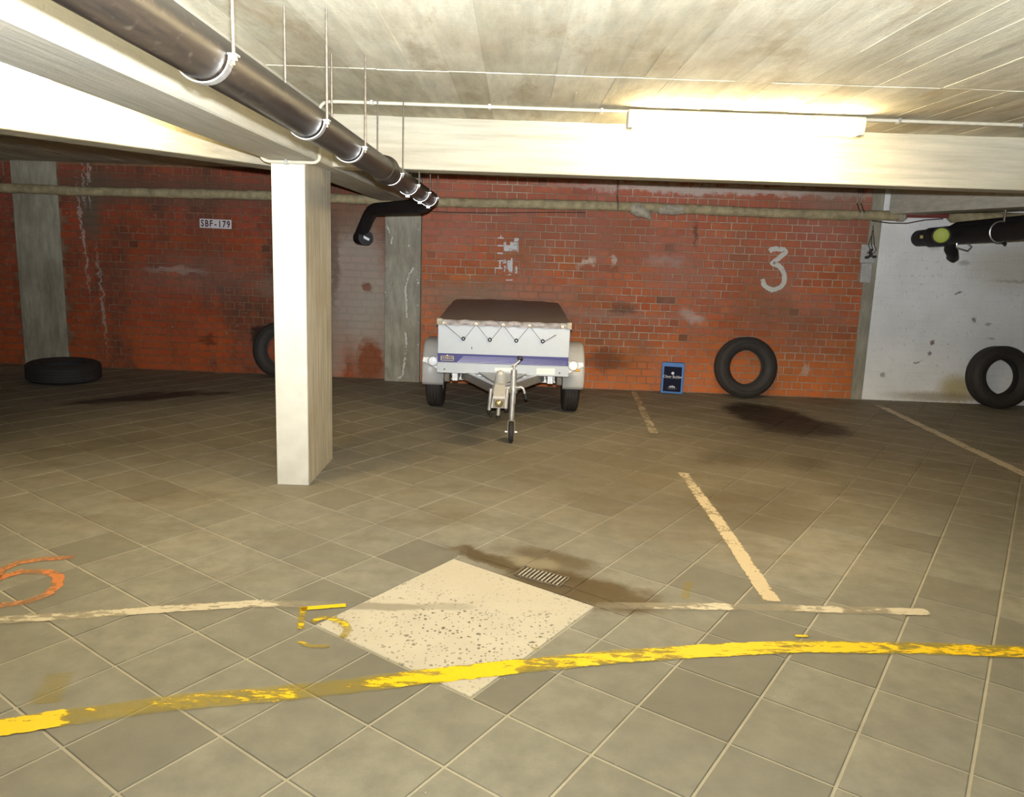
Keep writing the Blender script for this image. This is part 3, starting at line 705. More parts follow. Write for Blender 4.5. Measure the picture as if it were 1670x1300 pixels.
mb = MB(); mb.tube([q3 + Vector((-.06, .35, .0)), q3, cpc + Vector((-.01, .02, 0)), cpc + Vector((0, -.04, 0))], [.06, .065, .072, .072], 24); build(mb, 'end_cap', M_PVCB, br)
mt = axes(cpc + Vector((-.005, -.0415, 0)), Vector((.9, 0, -.42)).normalized(), Vector((.42, 0, .9)).normalized(), Vector((0, -1, 0)))
mb = MB(); mb.box(-.042, .042, -.012, .012, 0, .002, mt); build(mb, 'label_strip', M_PRINT, br)
# strap hangers, each a strap under the pipe and two threaded rods
for i, y in enumerate((1.82, 2.64, 3.25, 4.22, 4.85, 5.4, 5.86)):
    c = pa(y); R_ = PR + .004; wd = .014
    mb = MB(); vs = []; F = []
    n = 18
    for k in range(n + 1):
        a = PI + PI * k / n
        for (rr, yy) in ((R_, -wd), (R_, wd), (R_ + .0035, wd), (R_ + .0035, -wd)): vs.append(c + Vector((rr * math.cos(a), yy, rr * math.sin(a))))
    for k in range(n):
        for m in range(4): F.append((k * 4 + m, k * 4 + (m + 1) % 4, (k + 1) * 4 + (m + 1) % 4, (k + 1) * 4 + m))
    mb.add(vs, F)
    for s_ in (-1, 1): mb.box(c.x + s_ * (R_ + .007) - .010, c.x + s_ * (R_ + .007) + .010, y - wd, y + wd, c.z - .002, c.z + .002)
    if i > 3: mb.box(c.x - .012, c.x + .012, y - .016, y + .016, c.z - R_ - .016, c.z - R_ - .001)
    h = build(mb, 'hanger', M_STEEL, dp)
    for s_ in (-1, 1):
        x = c.x + s_ * (R_ + .007)
        mb = MB(); mb.tube([(x, y, c.z - .022), (x, y, CEIL + .002)], .0042, 8); build(mb, 'rod', M_ROD, h)
        mb = MB(); mb.tube([(x, y, c.z - .012), (x, y, c.z - .003)], .0085, 6); build(mb, 'nut', M_STEEL, h)

# ------------------------------------------------------------------ lagged pipe along the rear wall
PZ = 1.915
def lp(x, dz=0.0, off=.075): q = (OM + EXM * x + NM * off) if x > -1.2 else (OL + EXL * x + NL * (off + .0)); return Vector((q.x, q.y, PZ + dz))
t = thing('lagged_pipe', 'long beige cloth-lagged heating pipe running along the brick rear wall', 'pipe', lp(0))
xs = [-6.8 + .1 * i for i in range(107)]; xs = [x for x in xs if x < 3.86]
mb = MB(); mb.tube([lp(x, .008 * math.sin(x * 1.7) + random.uniform(-.003, .003)) for x in xs] + [lp(3.9, -.004)], [.050 + random.uniform(-.003, .004) for x in xs] + [.044], 16); build(mb, 'lagging', M_INSUL, t)
mb = MB(); qq = [lp(1.16, .0), lp(1.20, -.01), lp(1.26, -.03), lp(1.31, -.05, .085), lp(1.35, -.085, .085), lp(1.37, -.12, .08)]
mb.tube(qq, [.052, .066, .072, .055, .032, .006], 12); mb.tube([lp(1.3, .03), lp(1.36, .01), lp(1.44, -.02)], [.02, .05, .03], 9); build(mb, 'torn_lagging', M_INSULW, t)
mb = MB(); mb.tube([lp(1.44, -.01), lp(1.52, -.005), lp(1.62, -.008), lp(1.70, 0)], [.052, .058, .057, .052], 12); build(mb, 'lagging_patch', M_INSULW, t)
mb = MB(); mb.tube([lp(3.86, -.002), lp(3.92, -.008), lp(3.955, -.012)], [.052, .046, .010], 12); build(mb, 'frayed_end', M_INSULW, t)
mb = MB(); mb.tube([lp(3.9, .01), lp(4.45, .02)], .022, 12); build(mb, 'bare_pipe', M_REDP, t)
mb = MB(); mb.tube([lp(4.36, .012), lp(4.40, .01), lp(4.9, .012), lp(5.6, .012), lp(6.8, .012)], [.03, .058, .060, .058, .058], 14); build(mb, 'lagging', M_INSUL, t)
mb = MB(); mb.tube([lp(3.6, -.055, .10), lp(3.78, -.072, .10), lp(3.95, -.068, .1), lp(4.12, -.03, .1), lp(4.3, -.012, .1)], .006, 6); build(mb, 'loose_wire', M_WIRE, t)
for x in (-5.52, 1.02, 3.46, 3.50):
    q = lp(x, 0, .075)
    mb = MB(); mb.tube([q + Vector((0, -.048, -.03)), q + Vector((0, -.054, .02)), q + Vector((0, -.01, .06)), q + Vector((0, .05, .12)), q + Vector((0, .05, CEIL - PZ))], .007, 8); build(mb, 'bracket', M_ROD, t)
# thin cable below the pipe
t = thing('wall_cable', 'thin dark cable sagging along the brick wall under the lagged pipe', 'cable', lp(-.9, -.09))
mb = MB(); mb.tube([lp(x, -.085 - .02 * math.sin((x + 1.4) * 2.2), .034) for x in [-1.6 + .1 * i for i in range(24)]], .005, 6); build(mb, 'cable', M_WIRE, t)

# ------------------------------------------------------------------ black pipes at the right wall
def rp(y): return Vector((4.05 + (7.75 - y) * .17, y, 1.700 + (7.75 - y) * .046))
t = thing('black_waste_pipe', 'black waste pipe with lime green cap hanging before the white wall', 'pipe', rp(7))
mb = MB(); mb.tube([rp(7.79), rp(7.77), rp(7.6), rp(7.0), rp(6.0), rp(5.3)], [.070, .080, .082, .082, .082, .082], 28); build(mb, 'pipe', M_PVCB, t)
gc = at_y(1535, 384, 7.16)
mb = MB(); mb.tube([rp(7.62), rp(7.60), rp(7.36), rp(7.34)], [.083, .094, .094, .083], 28); soc = build(mb, 'socket', M_PVCB, t)
view = (CAMLOC - gc).normalized(); view.z = -.05; view.normalize()
mb = MB(); mb.tube([gc - view * .10, gc], .080, 28); br = build(mb, 'branch', M_PVCB, t)
mb = MB(); mb.tube([gc, gc + view * .006, gc + view * .008], [.066, .066, .060], 28); o = build(mb, 'cap', M_LIME, br); o['label'] = 'lime green round end cap'
e1, e2, e3 = at_y(1551, 388, 7.45), at_y(1549, 406, 7.5), at_y(1554, 419, 7.62)
mb = MB(); mb.tube([e1, e2] + [at_y(1553, 412, 7.52), e3, e3 + Vector((-.012, .02, -.03))], [.05, .052, .055, .058, .045], 20); build(mb, 'down_elbow', M_PVCB, t)
q = at_y(1503, 387, 7.62); mb = MB(); mb.box(-.02, .02, -.015, .015, 0, .003, axes(q + Vector((-.05, -.09, .0)), (.9, .43, 0), ZV, (.43, -.9, 0))); build(mb, 'label_strip', M_YEL, t)
# second pipe behind it and its clamps
def rq(y): return rp(y) + Vector((.14, .05, .072))
t2 = thing('black_waste_pipe', 'second black waste pipe running just behind and above the capped one', 'pipe', rq(7))
mb = MB(); mb.tube([rq(7.5), rq(7.4), rq(6.5), rq(5.3)], [.04, .07, .07, .07], 24); build(mb, 'pipe', M_PVCB, t2)
for y in (6.75, 5.5):
    c = rp(y)
    mb = MB(); mb.tube([c + Vector((.09 * math.cos(a), 0, .09 * math.sin(a))) for a in [2 * PI * k / 24 for k in range(24)]], .006, 6, closed=True); h = build(mb, 'hanger', M_STEEL, t)
    mb = MB(); mb.tube([c + Vector((0.02, .0, .09)), Vector((c.x + .02, c.y, CEIL))], .010, 8); build(mb, 'rod', M_ROD, h)
a = [at_y(u, v, 7.2) for u, v in ((1566, 388), (1560, 398), (1561, 404), (1578, 409), (1585, 402), (1577, 396))]
mb = MB(); mb.tube(a, .006, 6); build(mb, 'loose_strap', M_STEEL, t)
a = [at_y(u, v, 6.9) for u, v in ((1628, 390), (1640, 398))]
mb = MB(); mb.tube(a, .014, 8); build(mb, 'stub', M_PVCB, t)

# ------------------------------------------------------------------ luminaires
def ceiling_light(p0, p1, label, lit):
    p0, p1 = Vector(p0), Vector(p1); c = (p0 + p1) / 2; ex = (p1 - p0).normalized(); ey = Vector((-ex.y, ex.x, 0)); L = (p1 - p0).length / 2
    t = thing('ceiling_light', label, 'ceiling light', c, 'strip lights')
    mt = axes(c, ex, ey, ZV)
    mb = MB(); mb.rbox(-L, L, -.048, .048, -.014, -.002, .004, mt); build(mb, 'body', M_CREAM, t)
    n = 12; vs = []; F = []
    for xx in (-L + .03, L - .03):
        for k in range(n + 1):
            a = PI + PI * k / n; vs.append(mt @ Vector((xx, .046 * math.cos(a), -.015 + .075 * max(-1, 1.6 * math.sin(a)))))
    m = n + 1
    for k in range(n): F.append((k, k + 1, m + k + 1, m + k))
    F += [tuple(range(m)), tuple(range(m, 2 * m)), (0, n, m + n, m)]
    mb = MB(); mb.add(vs, F); build(mb, 'diffuser', lit, t)
    for s_ in (-1, 1):
        vs = []
        for xx in (s_ * (L - .031), s_ * (L - .001)):
            for k in range(n + 1):
                a = PI + PI * k / n; vs.append(mt @ Vector((xx, .048 * math.cos(a), -.013 + .079 * max(-1, 1.6 * math.sin(a)))))
        F = [(k, k + 1, m + k + 1, m + k) for k in range(n)] + [tuple(range(m)), tuple(range(m, 2 * m)), (0, n, m + n, m)]
        mb = MB(); mb.add(vs, F); build(mb, 'end_cap', M_CREAM, t)
    for xx in (-L * .6, L * .55):
        mb = MB(); mb.box(xx - .012, xx + .012, -.056, -.046, -.026, -.006, mt); build(mb, 'clip', M_STEEL, t)
    return t
ceiling_light((.565, 4.20, CEIL - .012), (1.815, 4.20, CEIL - .012), 'lit strip light on the ceiling in front of the cross beam', M_TUBE)
lc = Vector((-2.06, 3.42, CEIL - .012))
ceiling_light(lc - d * .625, lc + d * .625, 'lit strip light in the left bay, mostly hidden by the long beam', M_TUBE_L)

# conduit on the ceiling, down and around the long beam at the column
zc = CEIL - .014; YC = 4.23
t = thing('conduit', 'ivory conduit from the ceiling strip light round the long beam', 'conduit', (-.3, YC, zc))
pts = [Vector((.56, YC, zc)), Vector((-.97, YC, zc))]
pts += elbow_path(Vector((-.9, YC, zc)), Vector((-1.09, YC + .01, zc)), Vector((-1.09, YC + .06, zc - .2)), .07, 6)
pts += [Vector((-1.105, 4.30, 1.99))] + elbow_path(Vector((-1.105, 4.30, 1.97)), Vector((-1.105, 4.335, 1.886)), Vector((-1.3, 4.345, 1.886)), .05, 5)
pts += elbow_path(Vector((-1.3, 4.345, 1.886)), Vector((-1.436, 4.34, 1.886)), Vector((-1.437, 4.3, 2.0)), .05, 5) + [Vector((-1.437, 4.25, 2.19))]
mb = MB(); mb.tube(pts, .0095, 10); build(mb, 'tube', M_CONDUIT, t)
for x in (.43, -.17, -.80): mb = MB(); mb.rbox(x - .008, x + .008, YC - .018, YC + .018, zc - .013, CEIL, .002); build(mb, 'clip', M_STEEL, t)
mb = MB(); mb.rbox(-1.305, -1.288, 4.325, 4.365, 1.872, 1.9, .002); build(mb, 'clip', M_STEEL, t)
t = thing('conduit', 'ivory conduit running right from the ceiling strip light', 'conduit', (3, YC, zc))
mb = MB(); mb.tube([(1.82, YC, zc), (6.9, YC, zc)], .0095, 10); build(mb, 'tube', M_CONDUIT, t)
for x in (2.02, 2.68, 3.4): mb = MB(); mb.rbox(x - .008, x + .008, YC - .018, YC + .018, zc - .013, CEIL, .002); build(mb, 'clip', M_STEEL, t)

# ------------------------------------------------------------------ wall boxes, plate
q0 = wall2d(1398, 462, OM, NM); bx = (q0 - OM).dot(EXM)
mt = axes(OM + NM * .007, EXM, -NM, ZV)
t = thing('switch_box', 'grey wall switch box with burnt open top beside the white wall', 'switch box', OM + EXM * (bx + .06) + ZV * 1.23)
mb = MB(); mb.rbox(bx + .005, bx + .115, -.045, 0, 1.235, 1.435, .006, mt); build(mb, 'cover', M_GREYBOX, t)
mb = MB(); mb.rbox(bx - .005, bx + .140, -.020, 0, 1.437, 1.625, .005, mt); build(mb, 'back_plate', M_GREYBOX, t)
rc = random.Random(4)
for i in range(10):
    x, z = bx + .07 + rc.gauss(.01, .028), 1.53 + rc.gauss(0, .032)
    mb = MB(); mb.rbox(x - .014, x + .014, -.034 - rc.random() * .03, -.019, z - .013, z + .013, .004, mt); build(mb, 'charred_lump', M_CHAR, t)
for k in range(3):
    mb = MB(); x = bx + .05 + .03 * k
    mb.tube([mt @ Vector((x, -.03, 1.53)), mt @ Vector((x + .02, -.05, 1.57)), mt @ Vector((x + .005, -.03, 1.62)), mt @ Vector((bx + .085, -.012, 1.72 + .05 * k))], .005, 6); build(mb, 'wire', M_WIRE, t)

pq = [wp([c], EXL, NL, OL)[0] for c in ((325, 357), (377, 357.8), (378, 373.5), (327, 372))]
cx_ = sum(c[0] for c in pq) / 4; cz_ = sum(c[1] for c in pq) / 4; PW = (pq[1][0] - pq[0][0]) / 2; PH = (pq[0][1] - pq[3][1]) / 2
po = OL + EXL * cx_ + ZV * cz_ + NL * .0085
t = thing('number_plate', 'white number plate SBF-179 on the dark brick wall', 'number plate', po)
mt = axes(po, EXL, ZV, NL) @ Matrix.Rotation(-.012, 4, 'Z')
mb = MB(); mb.rbox(-PW, PW, -PH, PH, 0, .006, .003, mt); build(mb, 'plate', M_PLATE, t)
mb = MB(); mb.box(-PW + .004, PW - .004, PH - .007, PH - .003, .006, .0066, mt); mb.box(-PW + .004, PW - .004, -PH + .003, -PH + .007, .006, .0066, mt); build(mb, 'border', M_PLATE, t)
xx = -PW + .032
for ch in 'SBF-179':
    st = .052 if ch != '-' else .036
    mb = text_mb(ch, PH * 2.0, mt @ Matrix.Translation((xx, -.003, .0064)), .0006, sx=.78, bold=.0022); build(mb, 'character', M_PLTXT, t); xx += (2 * PW - .064) / 6.0

# ------------------------------------------------------------------ loose tyres
def tyre(label, mat4, R, W, rb, material, grp='loose tyres by the wall'):
    o = mat4.translation.copy()
    t = thing('tyre', label, 'tyre', o, grp)
    h = W / 2
    prof = [(rb, -h * .70), (rb + .012, -h * .80), (rb + .03, -h * .92), (rb + (R - rb) * .45, -h), (rb + (R - rb) * .75, -h * .96), (R - .018, -h * .84), (R - .004, -h * .70)]
    for k in range(5):   # tread ribs and grooves
        z0 = -h * .66 + k * h * .27
        prof += [(R, z0), (R, z0 + h * .18), (R - .007, z0 + h * .20), (R - .007, z0 + h * .25)]
    prof += [(R - .004, h * .70), (R - .018, h * .84), (rb + (R - rb) * .75, h * .96), (rb + (R - rb) * .45, h), (rb + .03, h * .92), (rb + .012, h * .80), (rb, h * .70), (rb + .02, h * .66), (rb + (R - rb) * .5, h * .80), (R - .022, h * .55), (R - .018, 0), (R - .022, -h * .55), (rb + (R - rb) * .5, -h * .80), (rb + .02, -h * .66)]
    mb = MB(); mb.lathe(prof, mat4, 56, closed=True); build(mb, 'carcass', material, t)
    for s_ in (-1, 1):
        mb = MB(); r1 = rb + (R - rb) * .52
        mb.tube([mat4 @ Vector((r1 * math.cos(a), r1 * math.sin(a), s_ * (h + .0005))) for a in [2 * PI * k / 48 for k in range(48)]], .004, 6, closed=True); build(mb, 'sidewall_ring', material, t)
    return t
def lean(cx, cy, R, W, yaw=0.0, tilt=.12, z=None):
    """standing tyre: axis roughly towards the room, top leaning on the wall"""
    ax = Vector((math.sin(yaw) * math.cos(tilt), -math.cos(yaw) * math.cos(tilt), math.sin(tilt)))
    up = (ZV - ax * ax.z).normalized(); xx = up.cross(ax).normalized()
    zc_ = R * up.z + W / 2 * abs(ax.z) * 1.0
    return axes((cx, cy, zc_), xx, up, ax)
tyre('black tyre leaning on the red brick wall right of the blue box', lean(2.43, 7.80, .315, .18, 0, .13), .315, .18, .180, M_RUB)
tyre('black tyre leaning on the white painted wall', lean(5.02, 7.70, .318, .20, 0, .13), .318, .20, .182, M_RUB)
tyre('tyre standing at the dark brick wall, partly behind the concrete column', lean(-2.48, 8.03, .30, .17, 0, .15), .30, .17, .172, M_RUB)
m4 = Matrix.Translation((-4.50, 7.46, .100)) @ Matrix.Rotation(.03, 4, 'Y')
tyre('black tyre lying flat on the floor below the left concrete pier', m4, .335, .19, .185, M_RUBD)

# ------------------------------------------------------------------ blue box by the wall
b0, b1 = at_z(1077, 640.5, 0), at_z(1113, 643, 0); bw = (b1 - b0).length; be = (b1 - b0).normalized(); be.z = 0; bn = Vector((be.y, -be.x, 0))
bh = at_y(1094, 591, b0.y).z
t = thing('carton', 'blue product carton with navy label standing against the brick wall', 'box', (b0 + b1) / 2)
mt = axes(b0, be, -bn, ZV)
mb = MB(); mb.rbox(0, bw, 0, .058, 0, bh, .004, mt); build(mb, 'carton_body', M_BOXB, t)
mb = MB(); mb.box(-.0012, .001, .012, .050, .06, bh - .05, mt); build(mb, 'side_print', M_REDP, t)
mb = MB(); mb.box(bw * .10, bw * .90, -.0012, .001, bh * .06, bh * .87, mt); lab = build(mb, 'label_panel', M_NAVY, t)
fm4 = axes(b0 + bn * .0016 + be * bw / 2, be, ZV, bn)
mb = text_mb('Clixor Builder', .040, fm4 @ Matrix.Translation((0, bh * .545, 0)), .0004, sx=.86); build(mb, 'title', M_PRINT, lab)
mb = MB(); mb.lathe([(0, 0), (.015, 0), (.015, .0006), (0, .0006)], fm4 @ Matrix.Translation((0, bh * .66, 0)), 16); build(mb, 'emblem', M_PRINT, lab)
mb = MB(); mb.box(-.075, .075, bh * .49, bh * .494, 0, .0005, fm4); build(mb, 'rule', M_GREYBOX, lab)
mb = MB()
for k, (hh, xx) in enumerate(((.016, -.024), (.024, -.008), (.024, .008), (.016, .024))): mb.add([fm4 @ Vector((xx - .009, bh * .20, .0004)), fm4 @ Vector((xx + .009, bh * .20, .0004)), fm4 @ Vector((xx, bh * .20 + hh, .0004))], [(0, 1, 2)])
build(mb, 'small_logo', M_PRINT, lab)
mb = MB(); mb.box(-.05, .05, bh * .17, bh * .175, 0, .0005, fm4); mb.box(-.035, .035, bh * .145, bh * .15, 0, .0005, fm4); build(mb, 'small_print', M_GREYBOX, lab)

# ------------------------------------------------------------------ box trailer
TX = -.080; HB = .545; Y0, Y1 = 6.20, 7.62; Z0, Z1 = .425, .838
t = thing('car_trailer', 'small silver box trailer with brown tarpaulin parked before the brick wall', 'trailer', (TX, 6.86, 0))
def B(name, mat, fn, parent=t):
    mb = MB(); fn(mb); return build(mb, name, mat, parent)
fr = B('front_panel', M_GALV, lambda m: m.rbox(TX - HB, TX + HB, Y0, Y0 + .018, Z0, Z1, .004))
B('side_panel', M_GALV, lambda m: m.rbox(TX - HB, TX - HB + .018, Y0 + .018, Y1, Z0, Z1, .004))
B('side_panel', M_GALV, lambda m: m.rbox(TX + HB - .018, TX + HB, Y0 + .018, Y1, Z0, Z1, .004))
B('tailgate', M_GALV, lambda m: m.rbox(TX - HB, TX + HB, Y1, Y1 + .018, Z0, Z1, .004))
B('floor_panel', M_GALV, lambda m: m.rbox(TX - HB + .02, TX + HB - .02, Y0 + .02, Y1, Z0 + .004, Z0 + .02, .003))
B('lower_rail', M_GALV, lambda m: m.rbox(TX - HB - .003, TX + HB + .003, Y0 - .010, Y0, Z0 - .004, .508, .003), fr)
bb = B('stripe_band', M_BLUE, lambda m: m.box(TX - HB + .001, TX + HB - .004, Y0 - .004, Y0, .511, .584), fr)
for k in range(5):   # pinstripes sweeping to the right, lower ones starting earlier
    zl, zr = .516 + k * .0115, .514 + k * .0095
    pts = []
    for i in range(13):
        f = i / 12; x = TX - HB + .165 + .012 * k + f * (2 * HB - .18 - .012 * k); pts.append((x, zl + (zr - zl) * f + .004 * math.sin(f * PI)))
    mb = MB(); th = .0044 - .0005 * k
    vs = []
    for i, (x, z) in enumerate(pts):
        hw = th / 2 * (1 - .75 * i / 12); vs += [(x, Y0 - .0046, z - hw), (x, Y0 - .0046, z + hw)]
    mb.add(vs, [(2*i, 2*i+2, 2*i+3, 2*i+1) for i in range(12)]); build(mb, 'pinstripe', M_LAV, bb)
lm = axes((TX - HB + .082, Y0 - .0047, .544), (1, 0, 0), ZV, (0, -1, 0))
mb = MB()
for (a0, a1, c0, c1) in ((-.054, .054, .016, .0195), (-.054, .054, -.0195, -.016), (-.054, -.0505, -.0195, .0195), (.0505, .054, -.0195, .0195)): mb.box(a0, a1, c0, c1, 0, .0008, lm)
mb.prism([(-.010, .0195), (.010, .0195), (0, .031)], .0008, lm); build(mb, 'logo_frame', M_YEL, bb)
mb = text_mb('HUMBAUR', .022, lm, .0005, sx=.93); build(mb, 'logo_lettering', M_YEL, bb)
B('sticker', M_STICK, lambda m: m.box(.200, .352, Y0 - .0115, Y0 - .0098, .437, .486), fr)
B('sticker', M_STICK, lambda m: m.box(-.145, .02, Y0 - .0115, Y0 - .0098, .452, .480), fr)
for x in (-.565, .392):
    B('bolt', M_ROD, lambda m: m.tube([(x, Y0 - .014, .452), (x, Y0 - .008, .452)], .008, 8), fr)
B('scratch', M_BLACK, lambda m: m.box(-.345, -.339, Y0 - .0015, Y0 - .0002, .625, .645), fr)
# tarpaulin with bowed top and hem
hk = [(-.412, .713), (-.194, .711), (.024, .712), (.242, .714)]
ny = 14; nx = 12; vs = []; F = []
for j in range(ny + 1):
    f = j / ny; y = Y0 - .006 + f * (Y1 + .03 - Y0); zt = .864 + .085 * math.sin(min(1, f * 1.15) * PI / 2)
    for i in range(nx + 1):
        g = -1 + 2 * i / nx; hb = HB + .006 - .035 * math.sin(min(1, f * 1.2) * PI / 2)
        vs.append((TX + g * hb, y, zt - .012 * g * g + .003 * math.sin(i * 2.1 + j * 1.3)))
for j in range(ny):
    for i in range(nx): F.append((j * (nx + 1) + i, j * (nx + 1) + i + 1, (j + 1) * (nx + 1) + i + 1, (j + 1) * (nx + 1) + i))
# skirts
def skirt(ids):
    k = len(vs)
    for q in ids: x, y, z = vs[q]; vs.append((x + (.004 if x > TX else -.004), y, .822))
    for i in range(len(ids) - 1): F.append((ids[i], ids[i + 1], k + i + 1, k + i))
skirt([j * (nx + 1) for j in range(ny + 1)]); skirt([j * (nx + 1) + nx for j in range(ny + 1)]); skirt([ny * (nx + 1) + i for i in range(nx + 1)]); skirt([i for i in range(nx + 1)])
mb = MB(); mb.add(vs, F, True); tp = build(mb, 'tarpaulin', M_TARP, t)
vs2 = []; F2 = []
for i in range(41):
    x = TX - HB - .010 + i * (2 * HB + .02) / 40; wv_ = .003 * math.sin(i * 1.7) + .003 * math.sin(i * .9)
    for (dy, z) in ((-.004, .866), (-.014 + wv_, .858), (-.013 - wv_, .838), (-.010 + wv_, .820), (-.006, .820)): vs2.append((x, Y0 - .004 + dy, z + wv_ * .6))
for i in range(40):
    for k in range(4): F2.append((i * 5 + k, i * 5 + k + 1, i * 5 + 5 + k + 1, i * 5 + 5 + k))
mb = MB(); mb.add(vs2, F2, True); build(mb, 'hem', M_TARPH, tp)
for x in (TX - HB + .004, TX + HB - .02):
    B('corner_patch', M_INSULW, lambda m: m.rbox(x - .012, x + .03, Y0 - .026, Y0 + .03, .822, .874, .004), tp)
ty = Y0 - .022
zz = [(-.575, .832)] + [p for k in range(4) for p in ([hk[k]] + ([[(-.310, .836)], [(-.088, .836)], [(.130, .836)], [(.350, .772)]][k]))]
B('elastic_cord', M_CORD, lambda m: m.tube([(x, ty, z - (.012 if i % 2 else 0)) for i, (x, z) in enumerate(zz)], .0036, 6), tp)
for (x, z) in [(-.575, .836), (-.31, .838), (-.088, .838), (.13, .838), (.40, .838)]:
    mt = axes((x, Y0 - .0185, z), (1, 0, 0), ZV, (0, -1, 0))
    B('eyelet', M_BRASS, lambda m: m.lathe([(.005, 0), (.011, 0), (.011, .004), (.005, .004)], mt, 14, True), tp)
for (x, z) in hk:
    mt = axes((x, Y0, z), (1, 0, 0), ZV, (0, -1, 0))
    h = B('cord_hook', M_BLACK, lambda m: m.lathe([(0, 0), (.010, 0), (.010, .012), (.017, .016), (.017, .024), (.012, .028), (0, .028)], mt, 18))
    mb = MB(); mb.lathe([(0, .028), (.006, .028), (.004, .0305), (0, .0305)], mt, 12); build(mb, 'screw', M_STEEL, h)
# chassis
B('axle', M_STEEL, lambda m: m.rbox(TX - .56, TX + .56, 6.83, 6.89, .25, .31, .006))
for s_ in (-1, 1): B('chassis_beam', M_STEEL, lambda m: m.rbox(TX + s_ * .40 - .025, TX + s_ * .40 + .025, 6.25, 7.6, .345, .424, .004))
B('cross_member', M_STEEL, lambda m: m.rbox(TX - .46, TX + .46, 6.60, 6.66, .33, .42, .004))
CX, CYY, CZ = -.088, 5.60, .40
for s_ in (-1, 1):
    a = Vector((TX + s_ * .33, 6.32, .395)); b = Vector((CX + s_ * .035, 5.66, .395)); dd = (b - a); L = dd.length; dd.normalize(); nn = Vector((-dd.y, dd.x, 0))
    B('drawbar_arm', M_STEEL, lambda m: m.rbox(0, L, -.024, .024, -.035, .035, .004, axes(a, dd, nn, ZV)))
B('drawbar_plate', M_GALV, lambda m: m.prism([(TX - .22, 6.24), (TX + .22, 6.24), (CX + .05, 5.75), (CX - .05, 5.75)], .006, axes((0, 0, .432), (1, 0, 0), (0, 1, 0), ZV)))
B('drawbar', M_STEEL, lambda m: m.rbox(CX - .03, CX + .03, 5.42, 6.2, .375, .430, .004))
# suspension blocks inside the wheels
for s_ in (-1, 1): B('suspension_arm', M_ROD, lambda m: m.rbox(TX + s_ * .50 - .03, TX + s_ * .50 + .03, 6.60, 6.90, .27, .40, .01))
# coupling: tapered pressed-steel head with handle and prop legs
def coup(m):
    secs = [(5.72, .040, .395, .455), (5.55, .042, .39, .470), (5.45, .045, .375, .470), (5.36, .052, .345, .440), (5.28, .055, .330, .415)]
    vs = []
    for (y, hw, za, zb) in secs: vs += [(CX - hw, y, za), (CX + hw, y, za), (CX + hw * .8, y, zb), (CX - hw * .8, y, zb)]
    F = [(0, 1, 2, 3), (16, 19, 18, 17)]
    for i in range(4):
        for k in range(4): F.append((i*4+k, i*4+(k+1)%4, i*4+4+(k+1)%4, i*4+4+k))
    m.add(vs, F)
cpl = B('coupling', M_GUARD, coup)
B('coupling_handle', M_GUARD, lambda m: m.tube([(CX, 5.60, .455), (CX, 5.55, .50), (CX, 5.52, .548), (CX, 5.515, .562)], [.050, .042, .028, .012], 12), cpl)
B('socket_mouth', M_ROD, lambda m: m.box(CX - .042, CX + .042, 5.274, 5.285, .335, .398), cpl)
B('latch_opening', M_BLACK, lambda m: m.prism([(-.018, 0), (.018, 0), (0, .032)], .004, axes((CX, 5.435, .444), (1, 0, 0), Vector((0, .55, .83)).normalized(), Vector((0, -.83, .55)).normalized())), cpl)
B('ball_socket', M_BRASS, lambda m: m.lathe([(0, .030), (.014, .027), (.025, .018), (.030, .0)], axes((CX, 5.275, .366), (1, 0, 0), ZV, (0, -1, 0)), 18), cpl)
for (x0, x1, za, zb, y) in ((CX - .062, CX - .072, .445, .285, 5.40), (CX + .058, CX + .050, .455, .300, 5.40), (CX + .002, CX - .004, .36, .270, 5.30)):
    lg = B('prop_leg', M_ALU, lambda m: m.tube([(x0, y, za), (x1, y, zb)], .0135, 12), cpl)
    B('foot_cap', M_BLACK, lambda m: m.tube([(x1, y, zb + .004), (x1, y, zb - .014)], .0145, 12), lg)
B('foot_cap', M_BLACK, lambda m: m.tube([(CX - .060, 5.37, .275), (CX - .058, 5.37, .25)], .009, 10), cpl)
# jockey wheel
JX, JY = .012, 5.60
jk = B('jockey_post', M_ALU, lambda m: m.tube([(JX, JY, .560), (JX, JY, .40), (JX - .003, JY, .300)], .0235, 18))
B('inner_tube', M_ALU, lambda m: m.tube([(JX - .003, JY, .40), (JX - .006, JY, .170)], .0195, 18), jk)
B('clamp', M_STEEL, lambda m: (m.tube([(JX, JY, .435), (JX, JY, .385)], .033, 18), m.rbox(CX, JX, JY - .015, JY + .015, .39, .43, .004)), jk)
ck = B('crank', M_STEEL, lambda m: m.tube([(JX, JY, .555), (JX, JY, .588), (JX + .004, JY, .600), (JX + .035, JY, .622), (JX + .042, JY, .640)], .0085, 10), jk)
B('crank_top', M_STEEL, lambda m: m.tube([(JX - .022, JY, .594), (JX + .02, JY, .600)], .007, 8), ck)
B('crank_knob', M_BLACK, lambda m: m.tube([(JX + .022, JY, .646), (JX + .03, JY, .650), (JX + .052, JY, .648), (JX + .064, JY, .643)], [.010, .015, .015, .009], 12), ck)
lv = B('clamp_lever', M_STEEL, lambda m: m.tube([(JX + .02, JY - .02, .425), (JX + .055, JY - .03, .436), (JX + .075, JY - .03, .425), (JX + .088, JY - .03, .385)], .010, 10), jk)
B('lever_grip', M_BLACK, lambda m: m.tube([(JX + .088, JY - .03, .388), (JX + .098, JY - .03, .345)], .0125, 10), lv)
fk = B('fork', M_ROD, lambda m: (m.box(JX - .034, JX - .028, JY - .03, JY + .01, .065, .175), m.box(JX + .016, JX + .022, JY - .03, JY + .01, .065, .175), m.box(JX - .034, JX + .022, JY - .03, JY + .02, .170, .178)), jk)
for s_ in (-1, 1): B('axle_nut', M_STEEL, lambda m: m.tube([(JX - .006 + s_ * .028, JY - .02, .084), (JX - .006 + s_ * .046, JY - .02, .084)], .011, 8), fk)
